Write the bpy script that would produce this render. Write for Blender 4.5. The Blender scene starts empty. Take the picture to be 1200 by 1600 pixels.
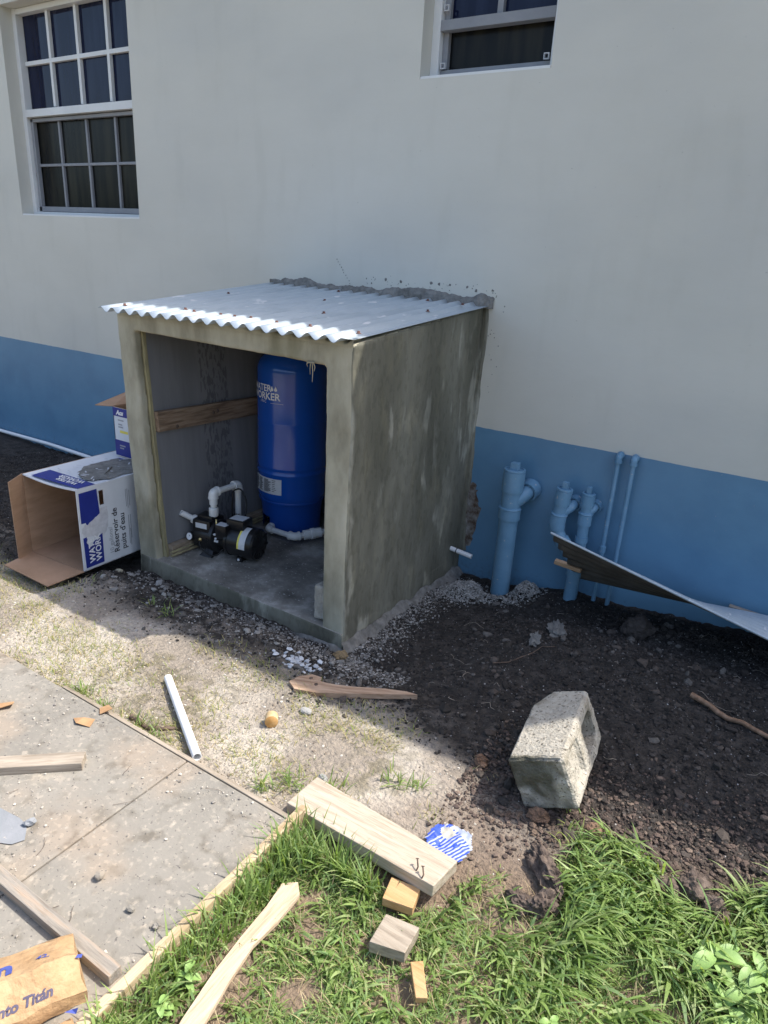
import bpy, bmesh, math, random
import numpy as np
from mathutils import Vector, Matrix, noise as mn
random.seed(7); rng = np.random.default_rng(11)
S = bpy.context.scene
COL = S.collection
rad = math.radians

# ------------------------------------------------------------------ camera, sky, sun
YAW, PITCH, ROLL = 0.5502, 0.3565, 0.0594
f_ = Vector((-math.sin(YAW)*math.cos(PITCH), math.cos(YAW)*math.cos(PITCH), -math.sin(PITCH)))
r0 = Vector((math.cos(YAW), math.sin(YAW), 0)); u0 = r0.cross(f_)
r_ = r0*math.cos(ROLL) + u0*math.sin(ROLL); u_ = -r0*math.sin(ROLL) + u0*math.cos(ROLL)
cam = bpy.data.cameras.new('camera'); co = bpy.data.objects.new('camera', cam); COL.objects.link(co)
co.matrix_world = Matrix(((r_.x, u_.x, -f_.x, 1.3135), (r_.y, u_.y, -f_.y, -3.3978), (r_.z, u_.z, -f_.z, 1.6), (0, 0, 0, 1)))
cam.sensor_fit = 'VERTICAL'; cam.sensor_height = 24; cam.lens = 1070/1600*24; cam.clip_end = 1000; cam.clip_start = .05
S.camera = co
SUN = Vector((.50, .41, 1)).normalized()
w = bpy.data.worlds.new('World'); S.world = w; w.use_nodes = True
nt = w.node_tree; sky = nt.nodes.new('ShaderNodeTexSky'); sky.sky_type = 'NISHITA'; sky.sun_disc = False
sky.sun_elevation = math.asin(SUN.z); sky.sun_rotation = math.atan2(SUN.x, SUN.y); sky.air_density = 1.0; sky.dust_density = 3.2; sky.ozone_density = .7
bg = nt.nodes['Background']; nt.links.new(sky.outputs[0], bg.inputs[0]); bg.inputs[1].default_value = .15
sl = bpy.data.lights.new('sun', 'SUN'); sl.energy = 2.9; sl.angle = rad(.55); sl.color = (1, .95, .87)
so = bpy.data.objects.new('sun', sl); COL.objects.link(so); so.rotation_euler = SUN.to_track_quat('Z', 'Y').to_euler()
S.view_settings.view_transform = 'Standard'; S.view_settings.look = 'None'; S.view_settings.exposure = 1.05; S.view_settings.gamma = 1
S.view_settings.use_curve_mapping = False

# ------------------------------------------------------------------ noise
def _hash(ix, iy, s):
    h = (ix.astype(np.int64)*374761393 + iy.astype(np.int64)*668265263 + s*974711) & 0xffffffff
    h = ((h ^ (h >> 13))*1274126177) & 0xffffffff
    return ((h ^ (h >> 16)) & 0xffff)/65535.0
def vnoise(x, y, s=0):
    x = np.asarray(x, float); y = np.asarray(y, float)
    ix = np.floor(x); iy = np.floor(y); fx = x-ix; fy = y-iy
    fx = fx*fx*(3-2*fx); fy = fy*fy*(3-2*fy)
    a = _hash(ix, iy, s); b = _hash(ix+1, iy, s); c = _hash(ix, iy+1, s); d = _hash(ix+1, iy+1, s)
    return (a+(b-a)*fx)*(1-fy)+(c+(d-c)*fx)*fy
def fbm(x, y, oct=4, s=0):
    t = 0; a = .5; n = 0
    for i in range(oct):
        t = t+a*vnoise(x*2**i, y*2**i, s+i*17); n += a; a *= .5
    return t/n
def ss(a, b, x):
    t = np.clip((np.asarray(x, float)-a)/(b-a), 0, 1); return t*t*(3-2*t)

# ------------------------------------------------------------------ materials
MATS = {}
def mat(name, cols, scale=8, rough=.8, bump=.3, bscale=60, stretch=(1, 1, 1), spec=.3, detail=6, metal=0, contrast=(.35, .65), bdist=.004, attr=None, coat=0, extra=None, rot=0):
    """noise-mottled procedural material; cols = 1..3 linear colours"""
    m = bpy.data.materials.new(name); m.use_nodes = True; n = m.node_tree.nodes; L = m.node_tree.links
    p = n['Principled BSDF']; p.inputs['Roughness'].default_value = rough; p.inputs['Specular IOR Level'].default_value = spec
    p.inputs['Metallic'].default_value = metal; p.inputs['Coat Weight'].default_value = coat
    tc = n.new('ShaderNodeTexCoord'); mp = n.new('ShaderNodeMapping'); mp.inputs['Scale'].default_value = stretch
    geo = n.new('ShaderNodeNewGeometry')
    if rot:
        vr = n.new('ShaderNodeVectorRotate'); vr.rotation_type = 'Z_AXIS'; vr.inputs['Angle'].default_value = -rot; L.new(geo.outputs['Position'], vr.inputs['Vector']); L.new(vr.outputs[0], mp.inputs[0])
    else: L.new(geo.outputs['Position'], mp.inputs[0])
    nz = n.new('ShaderNodeTexNoise'); nz.inputs['Scale'].default_value = scale; nz.inputs['Detail'].default_value = detail; nz.inputs['Roughness'].default_value = .62
    L.new(mp.outputs[0], nz.inputs[0])
    cr = n.new('ShaderNodeValToRGB'); L.new(nz.outputs[0], cr.inputs[0])
    cr.color_ramp.elements[0].position = contrast[0]; cr.color_ramp.elements[1].position = contrast[1]
    cr.color_ramp.elements[0].color = (*cols[0], 1); cr.color_ramp.elements[1].color = (*cols[-1], 1)
    if len(cols) == 3:
        e = cr.color_ramp.elements.new(sum(contrast)/2); e.color = (*cols[1], 1)
    out = cr.outputs[0]
    if attr:
        a = n.new('ShaderNodeAttribute'); a.attribute_name = attr
        mx = n.new('ShaderNodeMix'); mx.data_type = 'RGBA'; mx.blend_type = 'MULTIPLY'; mx.inputs[0].default_value = 1
        L.new(a.outputs['Color'], mx.inputs[6]); L.new(out, mx.inputs[7]); out = mx.outputs[2]
    if extra: out = extra(n, L, mp, out, p)
    L.new(out, p.inputs['Base Color'])
    if bump:
        b2 = n.new('ShaderNodeTexNoise'); b2.inputs['Scale'].default_value = bscale; b2.inputs['Detail'].default_value = 5; L.new(mp.outputs[0], b2.inputs[0])
        bp = n.new('ShaderNodeBump'); bp.inputs['Strength'].default_value = bump; bp.inputs['Distance'].default_value = bdist
        L.new(b2.outputs[0], bp.inputs['Height']); L.new(bp.outputs[0], p.inputs['Normal'])
    MATS[name] = m; return m
def ramp_noise(n, L, vec, scale, lo, hi, detail=5, stretch=None):
    if stretch:
        g = n.new('ShaderNodeNewGeometry'); mp = n.new('ShaderNodeMapping'); mp.inputs['Scale'].default_value = stretch; L.new(g.outputs['Position'], mp.inputs[0]); vec = mp.outputs[0]
    z = n.new('ShaderNodeTexNoise'); z.inputs['Scale'].default_value = scale; z.inputs['Detail'].default_value = detail; L.new(vec, z.inputs[0])
    r = n.new('ShaderNodeMapRange'); r.interpolation_type = 'SMOOTHSTEP'; r.inputs[1].default_value = lo; r.inputs[2].default_value = hi; L.new(z.outputs[0], r.inputs[0]); return r.outputs[0]
def mixc(n, L, fac, a, col, mode='MIX'):
    mx = n.new('ShaderNodeMix'); mx.data_type = 'RGBA'; mx.blend_type = mode
    L.new(fac, mx.inputs[0]); L.new(a, mx.inputs[6]); mx.inputs[7].default_value = (*col, 1); return mx.outputs[2]

# painted walls: faint trowel shading, dust, pits
def wall_extra(n, L, mp, out, p):
    out = mixc(n, L, ramp_noise(n, L, mp.outputs[0], 1.3, .45, .7, 3), out, (.93, .94, .96), 'MULTIPLY')
    out = mixc(n, L, ramp_noise(n, L, mp.outputs[0], 7, .52, .72, 6, (1, 1, .25)), out, (.965, .965, .96), 'MULTIPLY')
    return mixc(n, L, ramp_noise(n, L, mp.outputs[0], 90, .72, .80, 2), out, (.7, .7, .7), 'MULTIPLY')
M_wall = mat('grey_wall_paint', [(.61, .595, .525), (.645, .63, .56)], 2.2, .55, .45, 14, spec=.35, extra=wall_extra, bdist=.0045, stretch=(.55, 1, 1))
def blue_extra(n, L, mp, out, p):
    g = n.new('ShaderNodeNewGeometry'); sx = n.new('ShaderNodeSeparateXYZ'); L.new(g.outputs['Position'], sx.inputs[0])
    r = n.new('ShaderNodeMapRange'); r.inputs[1].default_value = .10; r.inputs[2].default_value = -.12; L.new(sx.outputs['Z'], r.inputs[0])
    nz = n.new('ShaderNodeTexNoise'); nz.inputs['Scale'].default_value = 45; nz.inputs['Detail'].default_value = 6; L.new(g.outputs['Position'], nz.inputs[0])
    a = n.new('ShaderNodeMath'); a.operation = 'MULTIPLY_ADD'; a.inputs[1].default_value = .26; L.new(r.outputs[0], a.inputs[0]); L.new(nz.outputs[0], a.inputs[2])
    t = n.new('ShaderNodeMapRange'); t.inputs[1].default_value = .70; t.inputs[2].default_value = .95; t.inputs[4].default_value = .45; L.new(a.outputs[0], t.inputs[0])
    out = mixc(n, L, t.outputs[0], out, (.10, .095, .09))
    out = mixc(n, L, ramp_noise(n, L, mp.outputs[0], 3.5, .45, .68, 4), out, (.90, .91, .93), 'MULTIPLY')
    return mixc(n, L, ramp_noise(n, L, mp.outputs[0], 70, .70, .76, 3), out, (.25, .31, .38))
M_blue = mat('blue_wall_paint', [(.113, .246, .378), (.131, .277, .414)], 2.5, .42, .4, 16, spec=.45, extra=blue_extra, bdist=.004)
M_pipeblue = mat('blue_painted_pipe', [(.125, .26, .385), (.165, .31, .445)], 9, .4, .15, 60, spec=.45, extra=lambda n, L, mp, out, p: mixc(n, L, ramp_noise(n, L, mp.outputs[0], 55, .66, .72, 3), out, (.36, .40, .44)))
M_white = mat('white_frame', [(.68, .69, .68), (.74, .75, .74)], 6, .4, .05, 40)
M_screenframe = mat('grey_screen_frame', [(.24, .25, .27), (.29, .30, .32)], 6, .5, .05)
M_corr = mat('galvanised_sheet', [(.38, .44, .485), (.455, .515, .56), (.415, .475, .52)], 7, .38, .12, 45, spec=.5, metal=.25, stretch=(1, .25, 1), extra=lambda n, L, mp, out, p: mixc(n, L, ramp_noise(n, L, mp.outputs[0], 30, .62, .70), out, (.66, .68, .70)))
M_corrD = mat('dull_sheet', [(.26, .28, .31), (.40, .43, .47)], 5, .42, .1, 50, spec=.5, metal=.3)
M_rust = mat('rusty_screw', [(.10, .045, .035), (.19, .10, .08)], 60, .8, .3)
def hut_extra_side(n, L, mp, out, p):
    s1 = ramp_noise(n, L, mp.outputs[0], 14, .48, .57, 8, (1, 1, .22))
    s2 = ramp_noise(n, L, mp.outputs[0], 3.4, .50, .56, 5, (1, 1, .5))
    ml = n.new('ShaderNodeMath'); ml.operation = 'MULTIPLY'; L.new(s1, ml.inputs[0]); L.new(s2, ml.inputs[1])
    out = mixc(n, L, ml.outputs[0], out, (.32, .315, .262))
    s3 = ramp_noise(n, L, mp.outputs[0], 3.0, .44, .58, 5)
    out = mixc(n, L, s3, out, (.60, .60, .58), 'MULTIPLY')
    out = mixc(n, L, ramp_noise(n, L, mp.outputs[0], 40, .52, .62, 8, (1, 1, .5)), out, (.84, .84, .83), 'MULTIPLY')
    return mixc(n, L, ramp_noise(n, L, mp.outputs[0], 14, .5, .75, 6, (1, 1, .35)), out, (1.25, 1.22, 1.15), 'MULTIPLY')
M_hutside = mat('damp_cement_render', [(.115, .112, .084), (.180, .175, .138), (.25, .245, .195)], 6, .70, .8, 55, stretch=(1, 1, .35), extra=hut_extra_side, contrast=(.3, .7))
M_hutfront = mat('cement_render', [(.25, .23, .168), (.38, .355, .268), (.49, .46, .36)], 7, .85, .5, 45, stretch=(1, 1, .4), contrast=(.3, .72),
                 extra=lambda n, L, mp, out, p: mixc(n, L, ramp_noise(n, L, mp.outputs[0], 5, .52, .68), out, (.62, .62, .56), 'MULTIPLY'))
M_mortar = mat('rough_mortar', [(.13, .126, .115), (.24, .232, .215)], 25, .92, 1, 60, bdist=.006)
M_floor = mat('dirty_hut_floor', [(.085, .078, .068), (.22, .205, .18), (.52, .50, .46)], 4.5, .75, .6, 70, contrast=(.3, .72), extra=lambda n, L, mp, out, p: mixc(n, L, ramp_noise(n, L, mp.outputs[0], 80, .66, .72, 2), out, (.42, .42, .40)))
def board_extra(n, L, mp, out, p):
    gg = n.new('ShaderNodeNewGeometry'); g = n.new('ShaderNodeSeparateXYZ'); L.new(gg.outputs['Position'], g.inputs[0])
    def rng_(a, b, c, d, src):
        r1 = n.new('ShaderNodeMapRange'); r1.inputs[1].default_value = a; r1.inputs[2].default_value = b; L.new(src, r1.inputs[0])
        r2 = n.new('ShaderNodeMapRange'); r2.inputs[1].default_value = c; r2.inputs[2].default_value = d; r2.inputs[3].default_value = 1; r2.inputs[4].default_value = 0; L.new(src, r2.inputs[0])
        m = n.new('ShaderNodeMath'); m.operation = 'MULTIPLY'; L.new(r1.outputs[0], m.inputs[0]); L.new(r2.outputs[0], m.inputs[1]); return m.outputs[0]
    band = rng_(-.78, -.77, -.58, -.57, g.outputs['Y'])
    s = ramp_noise(n, L, None, 38, .51, .54, 2, (1, 1.6, .55))
    m = n.new('ShaderNodeMath'); m.operation = 'MULTIPLY'; L.new(band, m.inputs[0]); L.new(s, m.inputs[1])
    m2 = n.new('ShaderNodeMath'); m2.operation = 'MULTIPLY'; L.new(m.outputs[0], m2.inputs[0]); m2.inputs[1].default_value = .42
    return mixc(n, L, m2.outputs[0], out, (.035, .034, .04))
M_board = mat('grey_cement_board', [(.175, .175, .18), (.215, .215, .22)], 5, .7, .15, 60, stretch=(1, 3, .3), extra=board_extra)
M_wood_old = mat('weathered_timber', [(.16, .12, .085), (.28, .22, .16), (.34, .28, .21)], 9, .8, .4, 40, stretch=(1, 1, 5))
def woodmat(name, cols, direction, rough=.75, rot=0):
    st = {'x': (.25, 3, 3), 'y': (3, .25, 3)}[direction]
    return mat(name, cols, 20, rough, .6, 70, stretch=st, rot=rot, contrast=(.36, .64), bdist=.003, extra=lambda n, L, mp, out, p: mixc(n, L, ramp_noise(n, L, mp.outputs[0], 60, .55, .7, 3), out, (.84, .80, .75), 'MULTIPLY'))
M_wood_new = woodmat('raw_pine_across', [(.36, .26, .15), (.48, .37, .24), (.56, .45, .31)], 'y')
M_wood_pale = woodmat('sunbleached_plank', [(.38, .31, .235), (.46, .39, .305), (.52, .445, .36)], 'x')
M_wood_orange = woodmat('fresh_pine', [(.46, .27, .12), (.54, .35, .18)], 'x')
M_wood_grey = woodmat('grey_board', [(.23, .19, .145), (.33, .28, .22), (.40, .34, .27)], 'x')
M_wood_dirty = woodmat('cement_stained_board', [(.21, .19, .165), (.30, .27, .23), (.37, .29, .22)], 'x')
M_drift = woodmat('reddish_split_timber', [(.30, .19, .12), (.42, .29, .20), (.50, .36, .26)], 'x', rot=rad(24))
M_wood_diag = woodmat('grey_board_grain', [(.25, .21, .165), (.35, .30, .24), (.42, .36, .29)], 'x', rot=rad(41.6))
M_foam = mat('yellow_rough_edge', [(.20, .18, .12), (.50, .44, .24)], 9, .9, .8, 70, stretch=(1, 1, .3))
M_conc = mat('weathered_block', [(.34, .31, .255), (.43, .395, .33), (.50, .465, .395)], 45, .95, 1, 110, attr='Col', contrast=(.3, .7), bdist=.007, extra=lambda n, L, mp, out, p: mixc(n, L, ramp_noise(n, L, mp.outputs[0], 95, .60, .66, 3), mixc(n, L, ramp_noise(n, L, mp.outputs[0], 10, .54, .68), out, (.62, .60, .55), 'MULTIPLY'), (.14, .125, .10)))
def slab_extra(n, L, mp, out, p):
    out = mixc(n, L, ramp_noise(n, L, mp.outputs[0], 2.6, .50, .66, 5), out, (.30, .255, .205))
    out = mixc(n, L, ramp_noise(n, L, mp.outputs[0], 38, .60, .70, 4), out, (.35, .315, .265))
    out = mixc(n, L, ramp_noise(n, L, mp.outputs[0], 4.2, .64, .73, 5), out, (.40, .35, .285))
    out = mixc(n, L, ramp_noise(n, L, mp.outputs[0], 22, .50, .72, 8), out, (.80, .79, .77), 'MULTIPLY')
    out = mixc(n, L, ramp_noise(n, L, mp.outputs[0], 60, .56, .66, 6), out, (1.22, 1.2, 1.17), 'MULTIPLY')
    out = mixc(n, L, ramp_noise(n, L, mp.outputs[0], 110, .66, .72, 2), out, (.13, .12, .11))
    return mixc(n, L, ramp_noise(n, L, mp.outputs[0], 11, .58, .72, 6), out, (.80, .78, .76), 'MULTIPLY')
M_slab = mat('dusty_concrete', [(.215, .201, .176), (.25, .233, .202), (.285, .265, .23)], 3.5, .9, .5, 90, contrast=(.3, .7), extra=slab_extra, bdist=.003)
M_ground = mat('bare_earth', [(.70, .70, .70), (1.0, 1.0, 1.0), (1.25, 1.22, 1.18)], 55, .95, 1, 90, contrast=(.3, .7), attr='Col', bdist=.014, detail=8)
M_rough = mat('pale_masonry', [(.30, .28, .24), (.45, .42, .36)], 26, .95, 1, 130)
M_stone = mat('loose_stones', [(.8, .8, .8), (1.1, 1.1, 1.1)], 80, .95, .8, 160, attr='Col')
M_tank = mat('blue_tank_enamel', [(.008, .080, .40), (.009, .088, .43)], 3, .2, .02, 20, spec=.55, coat=.3)
M_tankbase = mat('blue_plastic_base', [(.007, .068, .34), (.008, .075, .37)], 3, .38, .04, 30, spec=.45)
M_pvc = mat('white_pvc', [(.68, .68, .66), (.78, .78, .76)], 12, .42, .08, 50, spec=.45)
M_conduit = mat('white_conduit', [(.76, .76, .75), (.84, .84, .83)], 12, .4, .05, 50)  # slightly lighter white for the stub, conduit and loose pipe
M_black = mat('black_pump_paint', [(.010, .010, .011), (.016, .016, .017)], 20, .3, .12, 90, spec=.5)
M_rubber = mat('black_cable', [(.012, .012, .012), (.02, .02, .02)], 20, .55, 0)
M_label = mat('silver_sticker', [(.55, .56, .57), (.62, .63, .64)], 30, .4, 0)
M_labelY = mat('yellow_sticker', [(.72, .62, .10), (.78, .68, .15)], 30, .4, 0)
M_brass = mat('brass_fitting', [(.60, .45, .18), (.7, .55, .25)], 30, .3, .05, metal=.8)
M_ink = mat('black_ink', [(.025, .025, .03), (.035, .035, .04)], 30, .6, 0)
M_inkw = mat('white_print', [(.76, .76, .76), (.8, .8, .8)], 30, .5, 0)
M_inkb = mat('blue_print', [(.016, .028, .20), (.022, .036, .24)], 8, .5, .05)
M_inkblight = mat('bright_blue_print', [(.03, .075, .46), (.05, .10, .52)], 30, .5, 0)
M_inkgrey = mat('grey_print', [(.30, .31, .33), (.35, .36, .38)], 30, .6, 0)
M_torn = mat('torn_paper', [(.50, .50, .52), (.62, .62, .64)], 35, .85, .5, 60)
M_cardw = mat('white_carton', [(.60, .62, .65), (.68, .70, .72)], 5, .55, .1, 30)
M_cardb = mat('brown_cardboard', [(.33, .21, .13), (.42, .27, .175)], 6, .8, .25, 90, stretch=(1, 1, 4))
M_kraft = mat('kraft_paper', [(.36, .225, .115), (.45, .295, .16), (.52, .355, .20)], 12, .62, 1, 22, bdist=.012)
M_wax = mat('orange_end_grain', [(.46, .24, .07), (.60, .36, .15)], 40, .8, .3)
M_paleend = mat('yellow_wood', [(.50, .36, .18), (.60, .45, .26)], 40, .8, .3)
M_root = mat('dry_root', [(.30, .25, .20), (.46, .40, .33)], 60, .9, .4)
M_darkroot = mat('dark_root', [(.09, .065, .05), (.17, .12, .09)], 60, .9, .5)
M_bluegrey = mat('bluish_cement_patch', [(.22, .235, .25), (.27, .28, .30)], 12, .9, .4)
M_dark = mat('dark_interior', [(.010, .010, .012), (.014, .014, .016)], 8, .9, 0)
M_soffit = mat('white_soffit', [(.6, .6, .58), (.66, .66, .64)], 8, .7, 0)

def glassmat(name, base, rough, spec):
    m = bpy.data.materials.new(name); m.use_nodes = True; p = m.node_tree.nodes['Principled BSDF']; n = m.node_tree.nodes; L = m.node_tree.links
    p.inputs['Base Color'].default_value = (*base, 1); p.inputs['Roughness'].default_value = rough; p.inputs['Specular IOR Level'].default_value = spec
    g = n.new('ShaderNodeNewGeometry'); vs_ = ramp_noise(n, L, None, 5, .35, .75, 3, (3, 1, .35)); c_ = n.new('ShaderNodeMix'); c_.data_type = 'RGBA'; L.new(vs_, c_.inputs[0]); c_.inputs[6].default_value = (*base, 1); c_.inputs[7].default_value = (base[0]*3+.004, base[1]*2.5+.004, base[2]*1.6+.004, 1); L.new(c_.outputs[2], p.inputs['Base Color']); z = n.new('ShaderNodeTexNoise'); z.inputs['Scale'].default_value = 1.5; L.new(g.outputs['Position'], z.inputs[0])
    b = n.new('ShaderNodeBump'); b.inputs['Strength'].default_value = .15; b.inputs['Distance'].default_value = .02; L.new(z.outputs[0], b.inputs['Height']); L.new(b.outputs[0], p.inputs['Normal'])
    return m
M_glass = glassmat('sky_tinted_glass', (.003, .006, .028), .03, .22)  # navy base colour paints in the reflected deep blue sky
M_glass_scr = glassmat('screened_window_glass', (.008, .009, .010), .22, .14)

def leafmat(name, attr='Col'):
    m = bpy.data.materials.new(name); m.use_nodes = True; n = m.node_tree.nodes; L = m.node_tree.links
    p = n['Principled BSDF']; a = n.new('ShaderNodeAttribute'); a.attribute_name = attr
    p.inputs['Roughness'].default_value = .5; p.inputs['Specular IOR Level'].default_value = .35
    L.new(a.outputs['Color'], p.inputs['Base Color'])
    t = n.new('ShaderNodeBsdfTranslucent'); g = n.new('ShaderNodeMix'); g.data_type = 'RGBA'; g.blend_type = 'MULTIPLY'; g.inputs[0].default_value = 1
    g.inputs[7].default_value = (1.3, 1.25, .6, 1); L.new(a.outputs['Color'], g.inputs[6]); L.new(g.outputs[2], t.inputs[0])
    mx = n.new('ShaderNodeMixShader'); mx.inputs[0].default_value = .42; L.new(p.outputs[0], mx.inputs[1]); L.new(t.outputs[0], mx.inputs[2])
    L.new(mx.outputs[0], n['Material Output'].inputs[0]); return m
M_leaf = leafmat('leaf_blades')

# ------------------------------------------------------------------ object helpers
def tag(o, label=None, cat=None, group=None, kind=None):
    if label: o['label'] = label
    if cat: o['category'] = cat
    if group: o['group'] = group
    if kind: o['kind'] = kind
    return o
def thing(name, loc, label, cat, group=None):
    o = bpy.data.objects.new(name, None); COL.objects.link(o); o.location = loc; o.empty_display_size = .1
    return tag(o, label, cat, group)
def origin(o):
    v = Vector((0, 0, 0))
    while o: v += o.location; o = o.parent
    return v
def link(name, me, mats, parent=None, base=None):
    """me holds world coordinates; shift to the parent's (or base's) origin"""
    o = bpy.data.objects.new(name, me); COL.objects.link(o)
    off = origin(parent) if parent else (Vector(base) if base is not None else Vector((0, 0, 0)))
    me.transform(Matrix.Translation(-off))
    if parent: o.parent = parent
    else: o.location = off
    for m in (mats if isinstance(mats, (list, tuple)) else [mats]): me.materials.append(m)
    return o
class B:
    def __init__(s): s.v = []; s.f = []; s.m = []; s.mi = 0; s.sm = []
    def add(s, vs, fs, smooth=False):
        k = len(s.v); s.v += [tuple(v) for v in vs]; s.f += [tuple(i+k for i in f) for f in fs]; s.m += [s.mi]*len(fs); s.sm += [smooth]*len(fs); return s
    def box(s, c, d, R=None):
        c = Vector(c); vs = []
        for sx in (-1, 1):
            for sy in (-1, 1):
                for sz in (-1, 1):
                    q = Vector((sx*d[0]/2, sy*d[1]/2, sz*d[2]/2)); vs.append(c+(R @ q if R else q))
        return s.add(vs, [(0, 1, 3, 2), (4, 6, 7, 5), (0, 4, 5, 1), (2, 3, 7, 6), (0, 2, 6, 4), (1, 5, 7, 3)])
    def hexa(s, b, t):
        """b, t: four bottom and four top corners, counter-clockwise from above"""
        return s.add(list(b)+list(t), [(3, 2, 1, 0), (4, 5, 6, 7), (0, 1, 5, 4), (1, 2, 6, 5), (2, 3, 7, 6), (3, 0, 4, 7)])
    def tube(s, pts, r, n=14, cap=True):
        pts = [Vector(p) for p in pts]; N = len(pts); rs = r if isinstance(r, (list, tuple)) else [r]*N
        up = Vector((.3, .2, 1)).normalized(); vs = []; fs = []
        t0 = (pts[1]-pts[0]).normalized()
        a = t0.cross(up)
        if a.length < .1: a = t0.cross(Vector((1, 0, 0)))
        a.normalize()
        for i, p in enumerate(pts):
            t = (pts[min(i+1, N-1)]-pts[max(i-1, 0)]).normalized()
            a = (a-t*a.dot(t)).normalized(); b = t.cross(a)
            for j in range(n):
                w_ = 2*math.pi*j/n; vs.append(p+(a*math.cos(w_)+b*math.sin(w_))*rs[i])
        for i in range(N-1):
            for j in range(n):
                k = (j+1) % n; fs.append((i*n+j, i*n+k, (i+1)*n+k, (i+1)*n+j))
        s.add(vs, fs, True)
        if cap:
            s.add(vs[:n], [tuple(range(n-1, -1, -1))]); s.add(vs[-n:], [tuple(range(n))])
        return s
    def lathe(s, prof, c, axis=Vector((0, 0, 1)), n=48):
        """prof: list of (r, h) along axis from point c"""
        c = Vector(c); axis = Vector(axis).normalized(); a = axis.orthogonal().normalized(); b = axis.cross(a); vs = []; fs = []
        for (r, h) in prof:
            for j in range(n):
                w_ = 2*math.pi*j/n; vs.append(c+axis*h+(a*math.cos(w_)+b*math.sin(w_))*max(r, 1e-4))
        for i in range(len(prof)-1):
            for j in range(n):
                k = (j+1) % n; fs.append((i*n+j, i*n+k, (i+1)*n+k, (i+1)*n+j))
        return s.add(vs, fs, True)
    def build(s, name, mats, parent=None, base=None, bevel=0, label=None, jitter=0, cuts=0, jscale=6):
        me = bpy.data.meshes.new(name); me.from_pydata([tuple(v) for v in s.v], [], s.f)
        me.polygons.foreach_set('material_index', s.m); me.polygons.foreach_set('use_smooth', s.sm); me.update()
        if bevel or cuts or jitter:
            bm = bmesh.new(); bm.from_mesh(me)
            if bevel: bmesh.ops.bevel(bm, geom=bm.edges[:], offset=bevel, segments=2, affect='EDGES', profile=.6)
            if cuts: bmesh.ops.subdivide_edges(bm, edges=bm.edges[:], cuts=cuts, use_grid_fill=True)
            if jitter:
                for v in bm.verts:
                    n = mn.noise_vector(v.co*jscale); n2 = mn.noise_vector(v.co*jscale*3.7); v.co += n*jitter+n2*jitter*.4
            bm.to_mesh(me); bm.free()
            if cuts or bevel: me.shade_smooth() if False else None
        o = link(name, me, mats, parent, base)
        if label: o['label'] = label
        return o
def smooth_by_angle(o, a=40):
    me = o.data; bm = bmesh.new(); bm.from_mesh(me); bm.normal_update()
    for f in bm.faces: f.smooth = True
    for e in bm.edges:
        e.smooth = len(e.link_faces) == 2 and e.calc_face_angle(0) < rad(a)
    bm.to_mesh(me); bm.free(); return o
def rpath(pts, r=.03, k=5):
    pts = [Vector(p) for p in pts]; out = [pts[0]]
    for i in range(1, len(pts)-1):
        a = (pts[i-1]-pts[i]); b = (pts[i+1]-pts[i]); q = min(r, a.length*.49, b.length*.49); a = a.normalized()*q; b = b.normalized()*q
        for j in range(k+1):
            t = j/k; out.append(pts[i]+a*(1-t)**2+b*t*t)
    out.append(pts[-1]); return out
def npmesh(name, V, F, cols=None, mats=None, smooth=False, base=(0, 0, 0)):
    me = bpy.data.meshes.new(name); V = np.asarray(V, np.float32); F = np.asarray(F, np.int32); k = F.shape[1]
    me.vertices.add(len(V)); me.vertices.foreach_set('co', V.ravel()); me.loops.add(F.size); me.loops.foreach_set('vertex_index', F.ravel())
    me.polygons.add(len(F)); me.polygons.foreach_set('loop_start', np.arange(0, F.size, k, dtype=np.int32))
    me.polygons.foreach_set('use_smooth', np.full(len(F), smooth)); me.update(calc_edges=True)
    if cols is not None:
        a = me.color_attributes.new('Col', 'FLOAT_COLOR', 'POINT'); c = np.ones((len(V), 4), np.float32); c[:, :3] = cols; a.data.foreach_set('color', c.ravel())
    o = bpy.data.objects.new(name, me); COL.objects.link(o)
    if mats: me.materials.append(mats)
    return o
def text_mesh(name, s, size, fn, mat_, parent, bold=0.0, align='LEFT', shear=0, spacing=1):
    cu = bpy.data.curves.new('t', 'FONT'); cu.body = s; cu.size = size; cu.offset = bold; cu.align_x = align; cu.shear = shear; cu.resolution_u = 3; cu.space_character = spacing
    to = bpy.data.objects.new('t', cu); COL.objects.link(to); dg = bpy.context.evaluated_depsgraph_get(); dg.update()
    me = bpy.data.meshes.new_from_object(to.evaluated_get(dg)); bpy.data.objects.remove(to); bpy.data.curves.remove(cu)
    me.name = name; me.materials.clear()
    for v in me.vertices: v.co = fn(v.co.x, v.co.y)
    return link(name, me, mat_, parent)
def poly(pts3, thick=None):
    b = B(); n = len(pts3); b.add(pts3, [tuple(range(n))])
    if thick: t = Vector(thick); b.add([Vector(p)+t for p in pts3], [tuple(range(n-1, -1, -1))])
    if thick:
        for i in range(n):
            j = (i+1) % n; b.add([pts3[i], pts3[j], Vector(pts3[j])+t, Vector(pts3[i])+t], [(3, 2, 1, 0)])
    return b
def ragged(pts, k=6, amp=.006, seed=0):
    """2D polygon with torn outline"""
    r = random.Random(seed); out = []
    for i in range(len(pts)):
        a = pts[i]; c = pts[(i+1) % len(pts)]
        for j in range(k):
            t = j/k; out.append((a[0]+(c[0]-a[0])*t+r.uniform(-amp, amp), a[1]+(c[1]-a[1])*t+r.uniform(-amp, amp)))
    return out

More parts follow.
